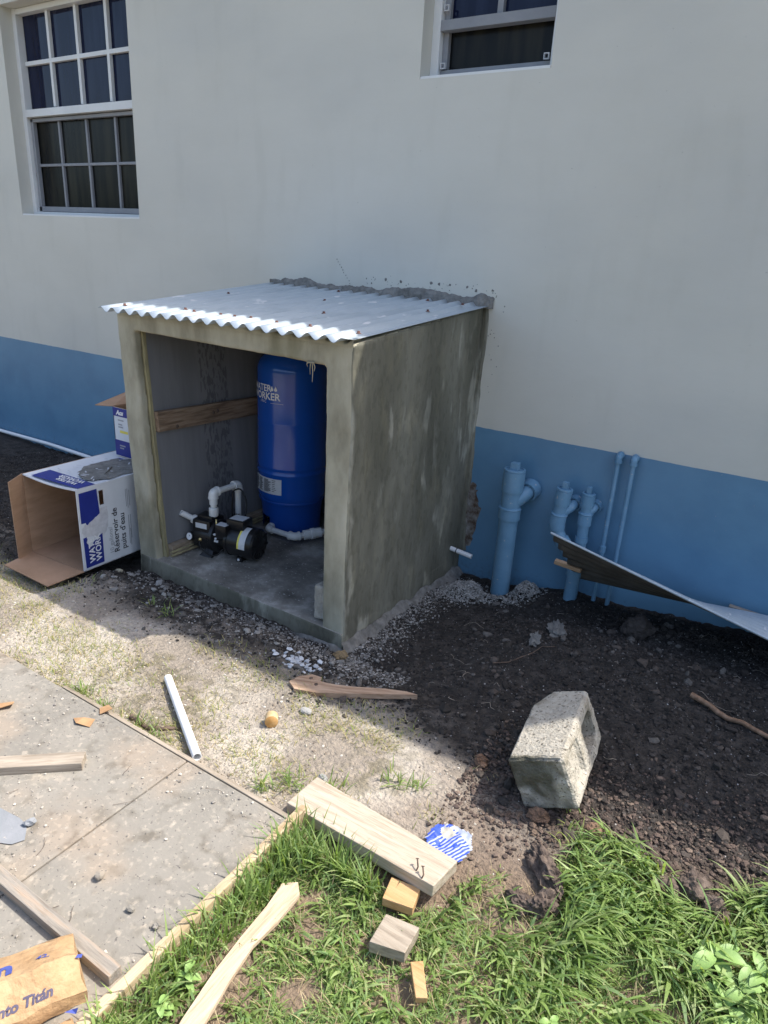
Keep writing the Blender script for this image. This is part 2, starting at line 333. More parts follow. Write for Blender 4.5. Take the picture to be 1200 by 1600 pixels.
# ------------------------------------------------------------------ ground
def gheight(x, y):
    x = np.asarray(x, float); y = np.asarray(y, float)
    z = -.005*np.ones_like(x*y)
    # dip towards the hut plinth and the house
    z = z-.085*ss(-1.45, -1.18, y)*(1-ss(.0, .5, x))
    z = z-.035*ss(-.9, -.1, y)*(1-ss(.3, .9, x))+.02*ss(-2.2, -3., x)*ss(-.6, -.1, y)
    # mound of dug soil at the right
    z = z+.050*ss(.35, 1.1, x)*ss(-1.75, -1.1, y)-.05*ss(-.7, -.05, y)*ss(.35, .8, x)*(1-ss(.9, 1.6, x))
    z = z+.03*ss(1.2, 1.8, x)*ss(-1.6, -.8, y)
    z = z-.035*ss(.30, .42, x)*(1-ss(-2.15, -1.9, y))
    # under the slab
    z = z-.06*(1-ss(.28, .33, x))*(1-ss(-2.22, -2.15, y))
    soil = soilness(x, y)
    z = z-.03*ss(-1.78, -1.5, y)*(1-ss(-1.66, -1.5, x))
    z = z+(fbm(x*3, y*3, 3, 5)-.5)*.03*(.35+soil)
    bx = ss(-2.35, -2.2, x)*(1-ss(-1.66, -1.6, x))*ss(-1.80, -1.72, y)*(1-ss(-.75, -.6, y)); z = z*(1-bx)+np.minimum(z, -.075)*bx; z = z-.02*bx*ss(-1.55, -1.45, y)
    z = z+(fbm(x*22, y*22, 3, 9)-.5)*.026*(.12+soil)+(fbm(x*60, y*60, 2, 19)-.5)*.008*(.12+soil)
    return z
def soilness(x, y):
    wob = (fbm(x*2.2, y*2.2, 3, 31)-.5)*.35
    edge = -1.60-.175*ss(.35, .95, x)  # dark soil carried out to the house shadow edge, its colour deepening the shade
    return ss(edge-.10, edge+.14, y+wob*.8)
def axis_(lo, hi, step, olo, ohi):
    a = list(np.arange(lo, hi+1e-6, step)); s = step; v = lo; pre = []
    while v > olo: s *= 1.25; v -= s; pre.append(v)
    s = step; v = hi; post = []
    while v < ohi: s *= 1.25; v += s; post.append(v)
    return np.array(pre[::-1]+a+post)
gx = axis_(-4.4, 2.5, .0085, -400, 400); gy = axis_(-3.0, .02, .0085, -400, 300)
X, Y = np.meshgrid(gx, gy); Z = gheight(X, Y)
far = ss(6, 30, np.hypot(X, Y)); Z = Z*(1-far)-.05*far
soil = soilness(X, Y); n1 = fbm(X*4, Y*4, 5, 51); n2 = fbm(X*30, Y*30, 3, 71); n3 = fbm(X*1.5, Y*1.5, 3, 91)
tan = np.array([.29, .25, .205]); tan2 = np.array([.44, .395, .335]); dark = np.array([.034, .030, .027]); brown = np.array([.095, .068, .050]); green = np.array([.13, .115, .06])
t = ss(.35, .65, n1)[..., None]; C = tan*(1-t)+tan2*t
gr = ((ss(.50, .62, n3)*ss(.45, .62, n2)*.5)*(1-soil))[..., None]; C = C*(1-gr)+green*gr
br = (ss(.45, .85, X+(n1-.5)*.5)*(1-soil)*ss(-2.3, -2.0, Y))[..., None]*.8; C = C*(1-br)+brown*1.7*br
lawn = ((1-ss(-2.12, -1.98, Y-.55*ss(.6, 1.5, X)+(n1-.5)*.2))*ss(.3, .34, X))[..., None]; C = C*(1-lawn)+np.array([.22, .165, .12])*lawn
dk = dark*(1-ss(.4, .7, n2)[..., None])+dark*1.7*ss(.4, .7, n2)[..., None]
# browner soil towards the near right of the spoil
bz = (ss(-1.45, -1.75, Y)*ss(.5, .9, X))[..., None]*.55; dk = dk*(1-bz)+brown*bz
fz = (ss(-1.22, -1.5, Y)*(1-ss(.1, .6, X)))[..., None]; dk = dk*(1-fz)+np.array([.080, .071, .062])*(.35+1.3*ss(.35, .65, n2)[..., None]*(.5+ss(.4, .6, n1)[..., None]))*fz
C = C*(1-soil[..., None])+dk*soil[..., None]
C = C*(1-far[..., None])+np.array([.12, .14, .06])*far[..., None]
ny, nx = X.shape; idx = np.arange(ny*nx).reshape(ny, nx)
F = np.stack([idx[:-1, :-1], idx[:-1, 1:], idx[1:, 1:], idx[1:, :-1]], -1).reshape(-1, 4)
ground = npmesh('ground', np.stack([X, Y, Z], -1).reshape(-1, 3), F, C.reshape(-1, 3), M_ground, True); tag(ground, kind='structure')
def gz(x, y): return float(gheight(np.array([x]), np.array([y]))[0])

# concrete slab
slab = bpy.data.objects.new('concrete_slab', None); COL.objects.link(slab); slab.location = (0, -2.5, 0); tag(slab, kind='structure')
for (x0, x1) in ((-7, -.1285), (-.1235, .306)):
    b = B(); b.box(((x0+x1)/2, -3.03, -.025), (x1-x0, 1.70, .11)); b.build('slab_panel', M_slab, slab, bevel=.004)

# ------------------------------------------------------------------ house
EY, EZ = -.196, 3.4
house = thing('house', (-2, 0, 0), 'two-tone house wall painted grey above a blue base band, with two windows', 'house')
H0, H1 = -14.0, 7.0; ZP = .7558; ZT = 3.43
wins = [(-4.27, -2.885, 1.748, 3.135), (-.713, -.031, 2.437, 3.135)]
xs = sorted({H0, H1, *[q for w_ in wins for q in w_[:2]]}); zs = sorted({ZP, ZT, *[q for w_ in wins for q in w_[2:]]})
b = B()
for i in range(len(xs)-1):
    for j in range(len(zs)-1):
        cx, cz = (xs[i]+xs[i+1])/2, (zs[j]+zs[j+1])/2
        if any(w_[0] < cx < w_[1] and w_[2] < cz < w_[3] for w_ in wins): continue
        b.add([(xs[i], 0, zs[j]), (xs[i+1], 0, zs[j]), (xs[i+1], 0, zs[j+1]), (xs[i], 0, zs[j+1])], [(0, 1, 2, 3)])
for (x0, x1, z0, z1) in wins:
    d = .2
    b.add([(x0, 0, z0), (x0, 0, z1), (x0, d, z1), (x0, d, z0)], [(0, 1, 2, 3)]); b.add([(x1, 0, z0), (x1, 0, z1), (x1, d, z1), (x1, d, z0)], [(3, 2, 1, 0)])
    b.add([(x0, 0, z0), (x1, 0, z0), (x1, d, z0), (x0, d, z0)], [(3, 2, 1, 0)]); b.add([(x0, 0, z1), (x1, 0, z1), (x1, d, z1), (x0, d, z1)], [(0, 1, 2, 3)])
b.add([(H0, 0, ZP), (H0, 7, ZP), (H0, 7, ZT), (H0, 0, ZT)], [(0, 1, 2, 3)]); b.add([(H1, 0, ZP), (H1, 7, ZP), (H1, 7, ZT), (H1, 0, ZT)], [(3, 2, 1, 0)])
b.add([(H0, 7, ZP), (H1, 7, ZP), (H1, 7, ZT), (H0, 7, ZT)], [(3, 2, 1, 0)])
b.build('wall', M_wall, house)
b = B()
b.add([(H0, 0, -.5), (H1, 0, -.5), (H1, 0, ZP), (H0, 0, ZP)], [(0, 1, 2, 3)])
b.add([(H0, 0, -.5), (H0, 7, -.5), (H0, 7, ZP), (H0, 0, ZP)], [(0, 1, 2, 3)]); b.add([(H1, 0, -.5), (H1, 7, -.5), (H1, 7, ZP), (H1, 0, ZP)], [(3, 2, 1, 0)])
b.build('base_band', M_blue, house, label='blue painted band along the bottom of the wall')
b = B(); n = 900; vs = []
for i in range(n+1):
    x = -9+i*12.5/n; vs += [(x, -.0006, ZP-.02), (x, -.0006, ZP+.0016+.0022*mn.noise(Vector((x*5, 0, 0)))+.0016*mn.noise(Vector((x*28, 3, 0))))]
b.add(vs, [(i*2, i*2+2, i*2+3, i*2+1) for i in range(n)]); b.build('paint_edge', M_blue, house)
b = B(); XE = 2.35  # out-of-view eave steps back past here, shaped for its shadow edge on the ground
b.hexa([(H0-.25, EY, EZ), (XE, EY, EZ), (XE+.5, -.04, EZ), (XE+.5, .5, EZ), (H0-.25, .5, EZ)][:1]+[(XE, EY, EZ), (XE, .5, EZ), (H0-.25, .5, EZ)], [(H0-.25, EY, EZ+.03), (XE, EY, EZ+.03), (XE, .5, EZ+.03), (H0-.25, .5, EZ+.03)])
b.hexa([(XE, EY, EZ), (XE+.5, -.04, EZ), (XE+.5, .5, EZ), (XE, .5, EZ)], [(XE, EY, EZ+.03), (XE+.5, -.04, EZ+.03), (XE+.5, .5, EZ+.03), (XE, .5, EZ+.03)]); b.build('soffit', M_soffit, house)
b = B(); b.hexa([(H0-.25, EY, EZ+.03), (XE, EY, EZ+.03), (XE, 3.5, 4.6), (H0-.25, 3.5, 4.6)], [(H0-.25, EY, EZ+.07), (XE, EY, EZ+.07), (XE, 3.5, 4.66), (H0-.25, 3.5, 4.66)])
b.hexa([(XE, EY, EZ+.03), (XE+.5, -.04, EZ+.03), (XE+.5, 3.5, 4.6), (XE, 3.5, 4.6)], [(XE, EY, EZ+.07), (XE+.5, -.04, EZ+.07), (XE+.5, 3.5, 4.66), (XE, 3.5, 4.66)])
b.hexa([(XE+.5, -.04, EZ+.03), (H1+.25, -.04, EZ+.03), (H1+.25, 3.5, 4.6), (XE+.5, 3.5, 4.6)], [(XE+.5, -.04, EZ+.07), (H1+.25, -.04, EZ+.07), (H1+.25, 3.5, 4.66), (XE+.5, 3.5, 4.66)])
b.hexa([(H0-.25, 3.5, 4.6), (H1+.25, 3.5, 4.6), (H1+.25, 7.3, EZ+.05), (H0-.25, 7.3, EZ+.05)], [(H0-.25, 3.5, 4.66), (H1+.25, 3.5, 4.66), (H1+.25, 7.3, EZ+.09), (H0-.25, 7.3, EZ+.09)]); b.build('roof', M_corrD, house)
# window backs (dark rooms)
for k, (x0, x1, z0, z1) in enumerate(wins):
    YF = .10
    big = k == 0
    win = thing('window', ((x0+x1)/2, YF, z0), None, None); win.parent = house; win.location = Vector(((x0+x1)/2, YF, z0))-house.location
    b = B(); fw = .045
    for (cx, cz, dx, dz) in ((x0+fw/2, (z0+z1)/2, fw, z1-z0), (x1-fw/2, (z0+z1)/2, fw, z1-z0)): b.box((cx, YF+.03, cz), (dx, .07, dz))
    for cz in (z0+.016, z1-.02): b.box(((x0+x1)/2, YF+.03, cz), (x1-x0-2*fw, .066, .034))
    b.build('frame', M_white, win, bevel=.003)
    if k == 1:
        b = B(); b.box(((x0+x1)/2, .045, z0+.004), (x1-x0-.004, .088, .016)); b.build('sill', M_white, win, bevel=.003)
    else:
        b = B(); b.box(((x0+x1)/2, .042, z0+.004), (x1-x0-.004, .082, .014)); b.build('sill', M_white, win, bevel=.003)
    def bar(name, cx, cz, dx, dz, m, y=YF+.035, dy=.03):
        bb = B(); bb.box((cx, y, cz), (dx, dy, dz)); return bb.build(name, m, win, bevel=.002)
    def pane(xa, xb, za, zb, m, y):
        bb = B(); bb.add([(xa, y, za), (xb, y, za), (xb, y, zb), (xa, y, zb), (xa, y+.005, za), (xb, y+.005, za), (xb, y+.005, zb), (xa, y+.005, zb)], [(0, 1, 2, 3), (7, 6, 5, 4), (0, 4, 5, 1), (3, 2, 6, 7), (1, 5, 6, 2), (0, 3, 7, 4)]); bb.build('pane', m, win)
    if big:
        zm = 2.463
        bar('meeting_rail', (x0+x1)/2, zm, x1-x0-2*fw, .05, M_white, YF+.02, .06)
        bar('screen_rail', (x0+x1)/2, zm-.043, x1-x0-2*fw, .022, M_screenframe)
        bar('screen_rail', (x0+x1)/2, z0+.055, x1-x0-2*fw, .036, M_screenframe)
        bar('screen_stile', x0+fw+.022, (z0+zm)/2, .03, zm-z0-.06, M_screenframe); bar('screen_stile', x1-fw-.022, (z0+zm)/2, .03, zm-z0-.06, M_screenframe)
        px = [x0+fw+(x1-x0-2*fw)*i/4 for i in range(5)]
        for i in (1, 2, 3):
            bar('muntin', px[i], (zm+z1)/2, .027, z1-zm-.075, M_white, YF+.04); bar('muntin', px[i], (zm+z0)/2+.01, .020, zm-z0-.13, M_screenframe, YF+.05, .02)
        zu = (zm+.025+z1-.037)/2; zl = (zm-.05+z0+.07)/2
        for i in range(4):
            a_, c_ = px[i]+.012, px[i+1]-.012
            bar('muntin', (a_+c_)/2, zu, c_-a_, .027, M_white, YF+.04); bar('muntin', (a_+c_)/2, zl, c_-a_, .018, M_screenframe, YF+.05, .02)
            pane(px[i], px[i+1], zu, z1-.03, M_glass, YF+.05); pane(px[i], px[i+1], zm+.02, zu, M_glass, YF+.05)
            pane(px[i], px[i+1], z0+.03, zl, M_glass_scr, YF+.058); pane(px[i], px[i+1], zl, zm-.02, M_glass_scr, YF+.058)
    else:
        zr = z0+.245
        bar('screen_rail', (x0+x1)/2, zr, x1-x0-2*fw, .045, M_screenframe, YF+.02, .05)
        bar('screen_rail', (x0+x1)/2, z0+.047, x1-x0-2*fw, .024, M_screenframe)
        bar('screen_stile', x0+fw+.016, (z0+z1)/2, .03, z1-z0-.13, M_screenframe, YF+.045); bar('screen_stile', x1-fw-.008, (z0+z1)/2, .014, z1-z0-.13, M_screenframe, YF+.045)
        bar('muntin', x0+.345, zr+.19, .030, .33, M_screenframe, YF+.04)
        pane(x0+.03, x1-.03, z0+.02, zr, M_glass_scr, YF+.058); pane(x0+.03, x1-.03, zr, z1-.03, M_glass, YF+.055)
        for (cx, cz) in ((x0+fw+.022, z0+.075), (x1-fw-.025, z0+.075), (x0+fw+.022, zr+.075)):
            bb = B()
            for (ox, oz, dx, dz) in ((-.011, 0, .004, .026), (.011, 0, .004, .026), (0, -.011, .018, .004), (0, .011, .018, .004)): bb.box((cx+ox, YF+.008, cz+oz), (dx, .012, dz))
            bb.build('screen_latch', M_label, win)
    bb = B(); bb.box(((x0+x1)/2, .19, (z0+z1)/2), (x1-x0+.1, .01, z1-z0+.1)); bb.build('dark_room_backing', M_dark, win)  # dark sheet standing in for the unlit room behind the panes

# ------------------------------------------------------------------ pump house (cement hut)
hut = thing('pump_house', (-.95, -.6, 0), 'small grey cement pump house with a corrugated roof, built against the house wall', 'pump house')
D = 1.169
def rb(name, bot, top, m, cuts=10, jit=.003, parent=hut, bevel=.006, label=None, ang=35):
    b = B(); b.hexa(bot, top); o = b.build(name, m, parent, bevel=bevel, cuts=cuts, jitter=jit, jscale=5, label=label); smooth_by_angle(o, ang); return o
# right side wall (sloping top), left wall, pillars, lintel
def cement_shell():
    b = B()
    b.hexa([(-.335, -D+.02, -.16), (-.236, -D+.02, -.16), (-.236, .004, -.16), (-.335, .004, -.16)], [(-.335, -D+.02, 1.276), (-.236, -D+.02, 1.276), (-.236, .004, 1.385), (-.335, .004, 1.385)])
    b.hexa([(-.354, -D, -.10), (-.2335, -D, -.10), (-.2335, -D+.098, -.10), (-.354, -D+.098, -.10)], [(-.366, -D, 1.272), (-.233, -D, 1.272), (-.233, -D+.098, 1.276), (-.366, -D+.098, 1.276)])
    b.hexa([(-1.605, -D, -.10), (-1.464, -D, -.10), (-1.464, -D+.045, -.10), (-1.605, -D+.045, -.10)], [(-1.662, -D, 1.272), (-1.544, -D, 1.272), (-1.544, -D+.045, 1.272), (-1.662, -D+.045, 1.272)])
    b.hexa([(-1.60, -D, 1.196), (-.30, -D, 1.178), (-.30, -D+.09, 1.178), (-1.60, -D+.09, 1.196)], [(-1.655, -D, 1.272), (-.236, -D, 1.270), (-.236, -D+.09, 1.270), (-1.655, -D+.09, 1.276)])
    me = bpy.data.meshes.new('x'); me.from_pydata([tuple(v) for v in b.v], [], b.f); o = bpy.data.objects.new('x', me); COL.objects.link(o)
    rm = o.modifiers.new('r', 'REMESH'); rm.mode = 'VOXEL'; rm.voxel_size = .009
    dg = bpy.context.evaluated_depsgraph_get(); dg.update(); m2 = bpy.data.meshes.new_from_object(o.evaluated_get(dg)); bpy.data.objects.remove(o)
    for v in m2.vertices:
        c = v.co.copy(); k = 1 if c.z < 1.25 else .3
        v.co += Vector(mn.noise_vector(c*3.5))*.005*k+Vector(mn.noise_vector(c*14))*.0018*k+Vector(mn.noise_vector(c*45))*.0009
    sh = link('cement_walls', m2, [M_hutfront, M_hutside], hut)
    for p in m2.polygons:
        p.use_smooth = True; p.material_index = 1 if p.center.x+origin(hut).x > -.262 and p.normal.x > .55 else 0
    return sh
cement_shell()
rb('side_wall', [(-1.665, -D+.046, -.16), (-1.60, -D+.046, -.16), (-1.60, -.001, -.16), (-1.665, -.001, -.16)], [(-1.665, -D+.046, 1.27), (-1.60, -D+.046, 1.27), (-1.60, -.001, 1.36), (-1.665, -.001, 1.36)], M_hutside, 8, .003)
# mortar fill between lintel and the waves
b = B(); n = 120; vs = []; fs = []
PITCH_R = .084; AMP = .0115
def wave(x): return AMP*math.cos(2*math.pi*(x+1.66)/PITCH_R)
for i in range(n+1):
    x = -1.645+i*(1.645-.236)/n
    for (y, z) in ((-D-.002, 1.262), (-D-.002+.004*mn.noise(Vector((x*20, 0, 0))), 1.288+wave(x)-.004), (-D+.07, 1.290+wave(x)-.004)): vs.append((x, y, z))
for i in range(n):
    for j in range(2): a = i*3+j; fs.append((a, a+3, a+4, a+1))
b.add(vs, fs, True); b.build('mortar_fill', M_hutfront, hut)
# floor slab with plinth edge
b = B(); b.hexa([(-1.61, -D-.012, -.17), (-.225, -D-.012, -.15), (-.236, -.001, -.17), (-1.66, -.001, -.17)], [(-1.60, -D-.006, .002), (-.235, -D-.006, -.012), (-.236, -.001, .0), (-1.66, -.001, .0)])
o = b.build('floor_slab', [M_floor, M_hutside], hut, bevel=.008, cuts=14, jitter=.005, jscale=7); smooth_by_angle(o, 35)
for pl in o.data.polygons:
    if pl.normal.z < .6: pl.material_index = 1
# grey board lining, leaning like the left pillar
b = B(); b.hexa([(-1.475, -D+.055, .07), (-1.462, -D+.055, .07), (-1.462, -.004, .07), (-1.475, -.004, .07)], [(-1.553, -D+.055, 1.262), (-1.540, -D+.055, 1.262), (-1.540, -.004, 1.35), (-1.553, -.004, 1.35)]); b.build('lining_board', M_board, hut, label='dark grey lining board printed with black lettering')
b = B(); b.hexa([(-.345, -D+.11, .0), (-.337, -D+.11, .0), (-.337, -.004, .0), (-.345, -.004, .0)], [(-.345, -D+.11, 1.255), (-.337, -D+.11, 1.255), (-.337, -.004, 1.345), (-.345, -.004, 1.345)]); b.build('lining_board', M_board, hut)
b = B(); b.hexa([(-1.475, -.016, .0), (-.337, -.016, .0), (-.337, -.004, .0), (-1.475, -.004, .0)], [(-1.54, -.016, 1.345), (-.337, -.016, 1.345), (-.337, -.004, 1.345), (-1.54, -.004, 1.345)]); b.build('lining_board', M_board, hut)
# yellow rough timber edge behind the left pillar, bottom plate, batten
b = B(); b.hexa([(-1.50, -D+.046, .003), (-1.450, -D+.046, .003), (-1.455, -D+.066, .003), (-1.50, -D+.066, .003)], [(-1.57, -D+.046, 1.19), (-1.530, -D+.046, 1.19), (-1.532, -D+.066, 1.19), (-1.57, -D+.066, 1.19)])
o = b.build('timber_edge', M_foam, hut, cuts=14, jitter=.004, jscale=16)
b = B(); b.hexa([(-1.475, -D+.067, .001), (-1.425, -D+.067, .001), (-1.425, -.03, .001), (-1.475, -.03, .001)], [(-1.475, -D+.067, .068), (-1.425, -D+.067, .068), (-1.425, -.03, .068), (-1.475, -.03, .068)]); b.build('bottom_plate', M_wood_old, hut, bevel=.003)
for q in (.016, .036):
    b = B(); b.box((-1.421, -.62, q), (.007, 1.0, .009)); b.build('yellow_strip', M_foam, hut)
b = B(); b.hexa([(-1.507, -D+.07, .690), (-1.478, -D+.07, .690), (-1.478, -.02, .660), (-1.507, -.02, .660)], [(-1.513, -D+.07, .795), (-1.482, -D+.07, .795), (-1.482, -.02, .765), (-1.513, -.02, .765)]); b.build('batten', woodmat('brown_batten', [(.15, .10, .065), (.26, .18, .12), (.32, .24, .17)], 'y'), hut, bevel=.003, label='rough brown wooden batten across the lining')
# knots
for (y, z) in ((-.72, .735), (-.69, .74), (-.98, .70)):
    b = B(); b.lathe([(.0001, .002), (.010, .001), (.012, -.002)], (-1.478, y, z), (1, 0, 0), 12); b.build('knot', M_darkroot, hut)
# splinters hanging from lintel
b = B()
for (dx, l) in ((0, .05), (.008, .08), (.014, .035), (-.01, .02)): b.tube([(-.442+dx, -D-.004, 1.182), (-.442+dx*1.8, -D-.008, 1.182-l*.5), (-.444+dx*1.4, -D-.004, 1.182-l)], [.0028, .002, .001], 5)
b.tube([(-.46, -D-.005, 1.18), (-.42, -D-.008, 1.183)], .004, 5); b.build('mortar_drip', M_hutfront, hut)
# roof sheet
X0R, X1R, YR0 = -1.675, -.238, -1.252
nxr, nyr = 380, 14; vs = []; fs = []
for j in range(nyr+1):
    t = j/nyr; y = YR0*(1-t)-.012*t; zc = 1.292+(1.398-1.292)*t
    x0 = X0R; x1 = X1R*(1-t)+(-.205)*t
    for i in range(nxr+1):
        u = i/nxr; x = x0+(x1-x0)*u; zz = zc+wave(x0+u*(X1R-X0R))+.004*math.sin(x*3+y*2)+.003*mn.noise(Vector((x*3, y*3, 2)))
        if x > -.285 and t > .05: zz = zz*(1-min(1, (x+.285)/.03))+(zc-.008)*min(1, (x+.285)/.03)
        vs.append((x, y, zz))
for j in range(nyr):
    for i in range(nxr): a = j*(nxr+1)+i; fs.append((a, a+1, a+nxr+2, a+nxr+1))
b = B(); b.add(vs, fs, True); roof = b.build('roof_sheet', M_corr, hut)
md = roof.modifiers.new('thick', 'SOLIDIFY'); md.thickness = .0016; md.offset = 1
proto = None
for (x, t) in [(-1.56, .06), (-1.27, .12), (-1.17, .10), (-.985, .10), (-.885, .10), (-.80, .11), (-.655, .09), (-.50, .10), (-.235, .09), (-1.1, .9), (-.9, .62), (-.30, .62), (-.27, .86), (-.62, .35), (-.52, .88), (-1.5, .55)]:
    k = round((x+1.66)/PITCH_R); xx = -1.66+k*PITCH_R; y = YR0*(1-t)-.012*t; z = 1.292+.106*t+AMP+.001
    if x > -.32: xx = x
    if proto is None:
        b = B(); b.lathe([(.011, 0), (.011, .002), (.006, .003), (.006, .010), (.0001, .0105)], (xx, y, z), (0, 0, 1), 10); proto = b.build('screw', M_rust, roof); p0 = Vector((xx, y, z))
    else:
        c = proto.copy(); COL.objects.link(c); c.parent = roof; c.location = Vector((xx, y, z))-p0
# mortar ridge on wall over roof
b = B(); n = 260; m_ = 7; vs = []; fs = []
for i in range(n+1):
    u = i/n; x = -1.70+u*(1.70-.185)
    top = 1.425+.028*(fbm(np.array([x*9.]), np.array([1.]), 4, 3)[0]-.3)*2+(.03*math.exp(-((x+.25)/.04)**2)); e = min(1, u*25, (1-u)*30)
    lo = 1.380
    for j in range(m_+1):
        v = j/m_; z = lo+(top-lo)*v; yy_ = -.004-(.038*(1-v)**.7+.004)*e*(.6+.8*fbm(np.array([x*30.]), np.array([z*30.]), 3, 8)[0])
        if j == m_: yy_ = .001
        vs.append((x, yy_, z))
for i in range(n):
    for j in range(m_): a = i*(m_+1)+j; fs.append((a, a+m_+1, a+m_+2, a+1))
b.add(vs, fs); b.build('mortar_joint', M_mortar, hut, jitter=.006, jscale=34)
b = B(); r = random.Random(4)
def splat(b, x, y, z, s, nrm='y'):
    k = 7; pts = []
    for i in range(k):
        w_ = 2*math.pi*i/k; q = s*r.uniform(.6, 1.2)
        pts.append((x+math.cos(w_)*q, -.0004, z+math.sin(w_)*q*1.1))
    b.add(pts+[(x, -s*.4-.001, z)], [(i, (i+1) % k, k) for i in range(k)])
for i in range(46):
    x = r.uniform(-1.0, -.18); z = 1.450+abs(r.gauss(0, .022)); splat(b, x, 0, z, r.choice([.002, .003, .003, .005, .009])*r.uniform(.7, 1.1))
for i in range(11): splat(b, -1.19+.011*i+r.uniform(-.004, .004), 0, 1.57-.014*i, .0035)
for i in range(18): splat(b, r.uniform(-.22, -.12), 0, r.uniform(.95, 1.45), r.uniform(.002, .004))
tag(b.build('mortar_splash', M_mortar, hut), kind='stuff')
# mortar skirt + torn junction patches
def strip_mesh(path, wid, hgt, seed, n=60, m=6):
    vs = []; fs = []; path = [Vector(p) for p in path]
    for i in range(n+1):
        u = i/n*(len(path)-1); k = min(int(u), len(path)-2); p = path[k].lerp(path[k+1], u-k); d = (path[k+1]-path[k]).normalized(); s = d.cross(Vector((0, 0, 1)))
        wv = wid*(.35+1.3*fbm(np.array([i*.09]), np.array([seed*3.]), 3, seed)[0])
        for j in range(m+1):
            v = j/m; q = p+s*wv*v; q.z += hgt*(1-v)**1.4*(.6+.8*mn.noise(Vector((i*.07, v*2, seed)))+.2)-.02*v; vs.append(q+Vector(mn.noise_vector(q*22))*.007+Vector(mn.noise_vector(q*60))*.004)
    for i in range(n):
        for j in range(m): a = i*(m+1)+j; fs.append((a, a+m+1, a+m+2, a+1))
    b = B(); b.add(vs, fs, True); return b
strip_mesh([(-.23, -.02, -.12), (-.23, -.6, -.10), (-.23, -D-.02, -.085)], -.07, .045, 3, 140).build('mortar_skirt', M_mortar, hut)
strip_mesh([(-.22, -D-.012, -.10), (-.9, -D-.016, -.13), (-1.62, -D-.016, -.13)], -.05, .03, 5).build('mortar_skirt', M_mortar, hut)
pts = ragged([(-.155, .36), (-.135, .30), (-.15, .18), (-.175, .05), (-.24, .02), (-.24, .42), (-.18, .44)], 5, .010, 3)
poly([(x, -.003, z) for x, z in pts]).build('bare_patch', mat('bare_render', [(.10, .065, .045), (.30, .29, .27)], 16, .9, .6, contrast=(.4, .6)), hut)
# flaking mortar edge down the wall joint
b = B(); vs = []; fs = []; n = 80
for i in range(n+1):
    z = .02+i/n*1.38; wv = .010+.030*fbm(np.array([z*7.]), np.array([2.]), 4, 12)[0]*(1 if z > .3 else 1.4)
    vs += [(-.238, -.010, z), (-.234+wv*.6, -.010, z), (-.232+wv, .001, z)]
for i in range(n):
    for j in range(2): a = i*3+j; fs.append((a, a+1, a+4, a+3))
b.add(vs, fs); b.build('joint_fillet', M_hutside, hut)

# stone block behind right pillar
b = B(); b.box((-.388, -D+.06, .085), (.07, .07, .17)); o = b.build('rough_block', M_rough, None, base=(-.415, -D+.06, .01), bevel=.012, cuts=5, jitter=.005, jscale=30)
tag(o, 'short rough pale masonry piece standing just inside the right pillar of the hut', 'masonry block')

# ------------------------------------------------------------------ pressure tank
TC = Vector((-1.245, -.318, 0)); TR = .205
tank = thing('pressure_tank', TC, 'tall blue water pressure tank with white lettering, standing in the hut', 'water tank')
prof = [(.19, .20), (TR-.004, .222), (TR, .245), (TR, .372), (TR+.003, .378), (TR+.003, .384), (TR-.002, .39), (TR-.002, .408), (TR+.002, .414), (TR, .422), (TR, .68), (TR+.0005, .682), (TR, .684), (TR, .90)]
for i in range(1, 13):
    a = i/12*math.pi/2; prof.append((TR*math.cos(a), .965+.14*math.sin(a)-.0) if i > 0 else 0)
prof.insert(14, (TR, .965))
b = B(); b.lathe(prof, TC, n=96); b.build('tank_body', M_tank, tank)
# pedestal with opening for the pipe
b = B(); n = 96; vs = []; fs = []; hs = [.0, .05, .10, .12, .185, .20]; rs = [.176, .176, .177, .179, .186, .192]
oa = math.atan2(-.545+.318, -1.262+1.245)
for h, rr in zip(hs, rs):
    for j in range(n): w_ = 2*math.pi*j/n; vs.append(TC+Vector((rr*math.cos(w_), rr*math.sin(w_), h)))
for i in range(len(hs)-1):
    for j in range(n):
        w_ = 2*math.pi*(j+.5)/n; dd = (w_-oa+math.pi) % (2*math.pi)-math.pi
        if i < 2 and abs(dd+.32) < (.34 if i == 0 else .26): continue
        fs.append((i*n+j, i*n+(j+1) % n, (i+1)*n+(j+1) % n, (i+1)*n+j))
b.add(vs, fs, True); b.lathe([(.196, .196), (.199, .203), (.196, .212)], TC, n=96); o = b.build('pedestal', M_tankbase, tank)
def wrap(a0, z0, r=TR+.0012):
    def fn(u, v): a = a0+u/r; return Vector((TC.x+r*math.cos(a), TC.y+r*math.sin(a), z0+v))
    return fn
view = math.atan2(-3.398-TC.y, 1.3135-TC.x)
aL = view-1.49
lg = text_mesh('lettering', 'WATER', .053, wrap(aL, .862, TR+.0015), M_inkw, tank, bold=.0012)
lg2 = text_mesh('lettering', 'WORKER', .056, wrap(aL, .817, TR+.0015), M_inkw, tank, bold=.0012)
text_mesh('lettering', "I N C", .022, wrap(aL+.45, .797, TR+.0015), M_inkw, tank)
for du in (.186, .210):   # water drops
    pts = []
    for i in range(16):
        w_ = 2*math.pi*i/16; rr = .0095; u = math.sin(w_)*rr*(1 if math.cos(w_) < 0 else (1-math.cos(w_)*.85)); v = math.cos(w_)*rr*(2.1 if math.cos(w_) > 0 else 1)
        pts.append(wrap(aL, .876, TR+.0018)(du+u, v))
    poly(pts).build('drop_emblem', M_inkw, tank)
b = B(); b.add([wrap(aL+.85, .798)(i*.01, j*.0015) for j in range(2) for i in range(9)], [(i, i+1, i+10, i+9) for i in range(8)]); b.build('underline', M_inkw, tank)
b = B(); nn = 20; a0 = view-1.42; a1 = view-.30; vs = [];
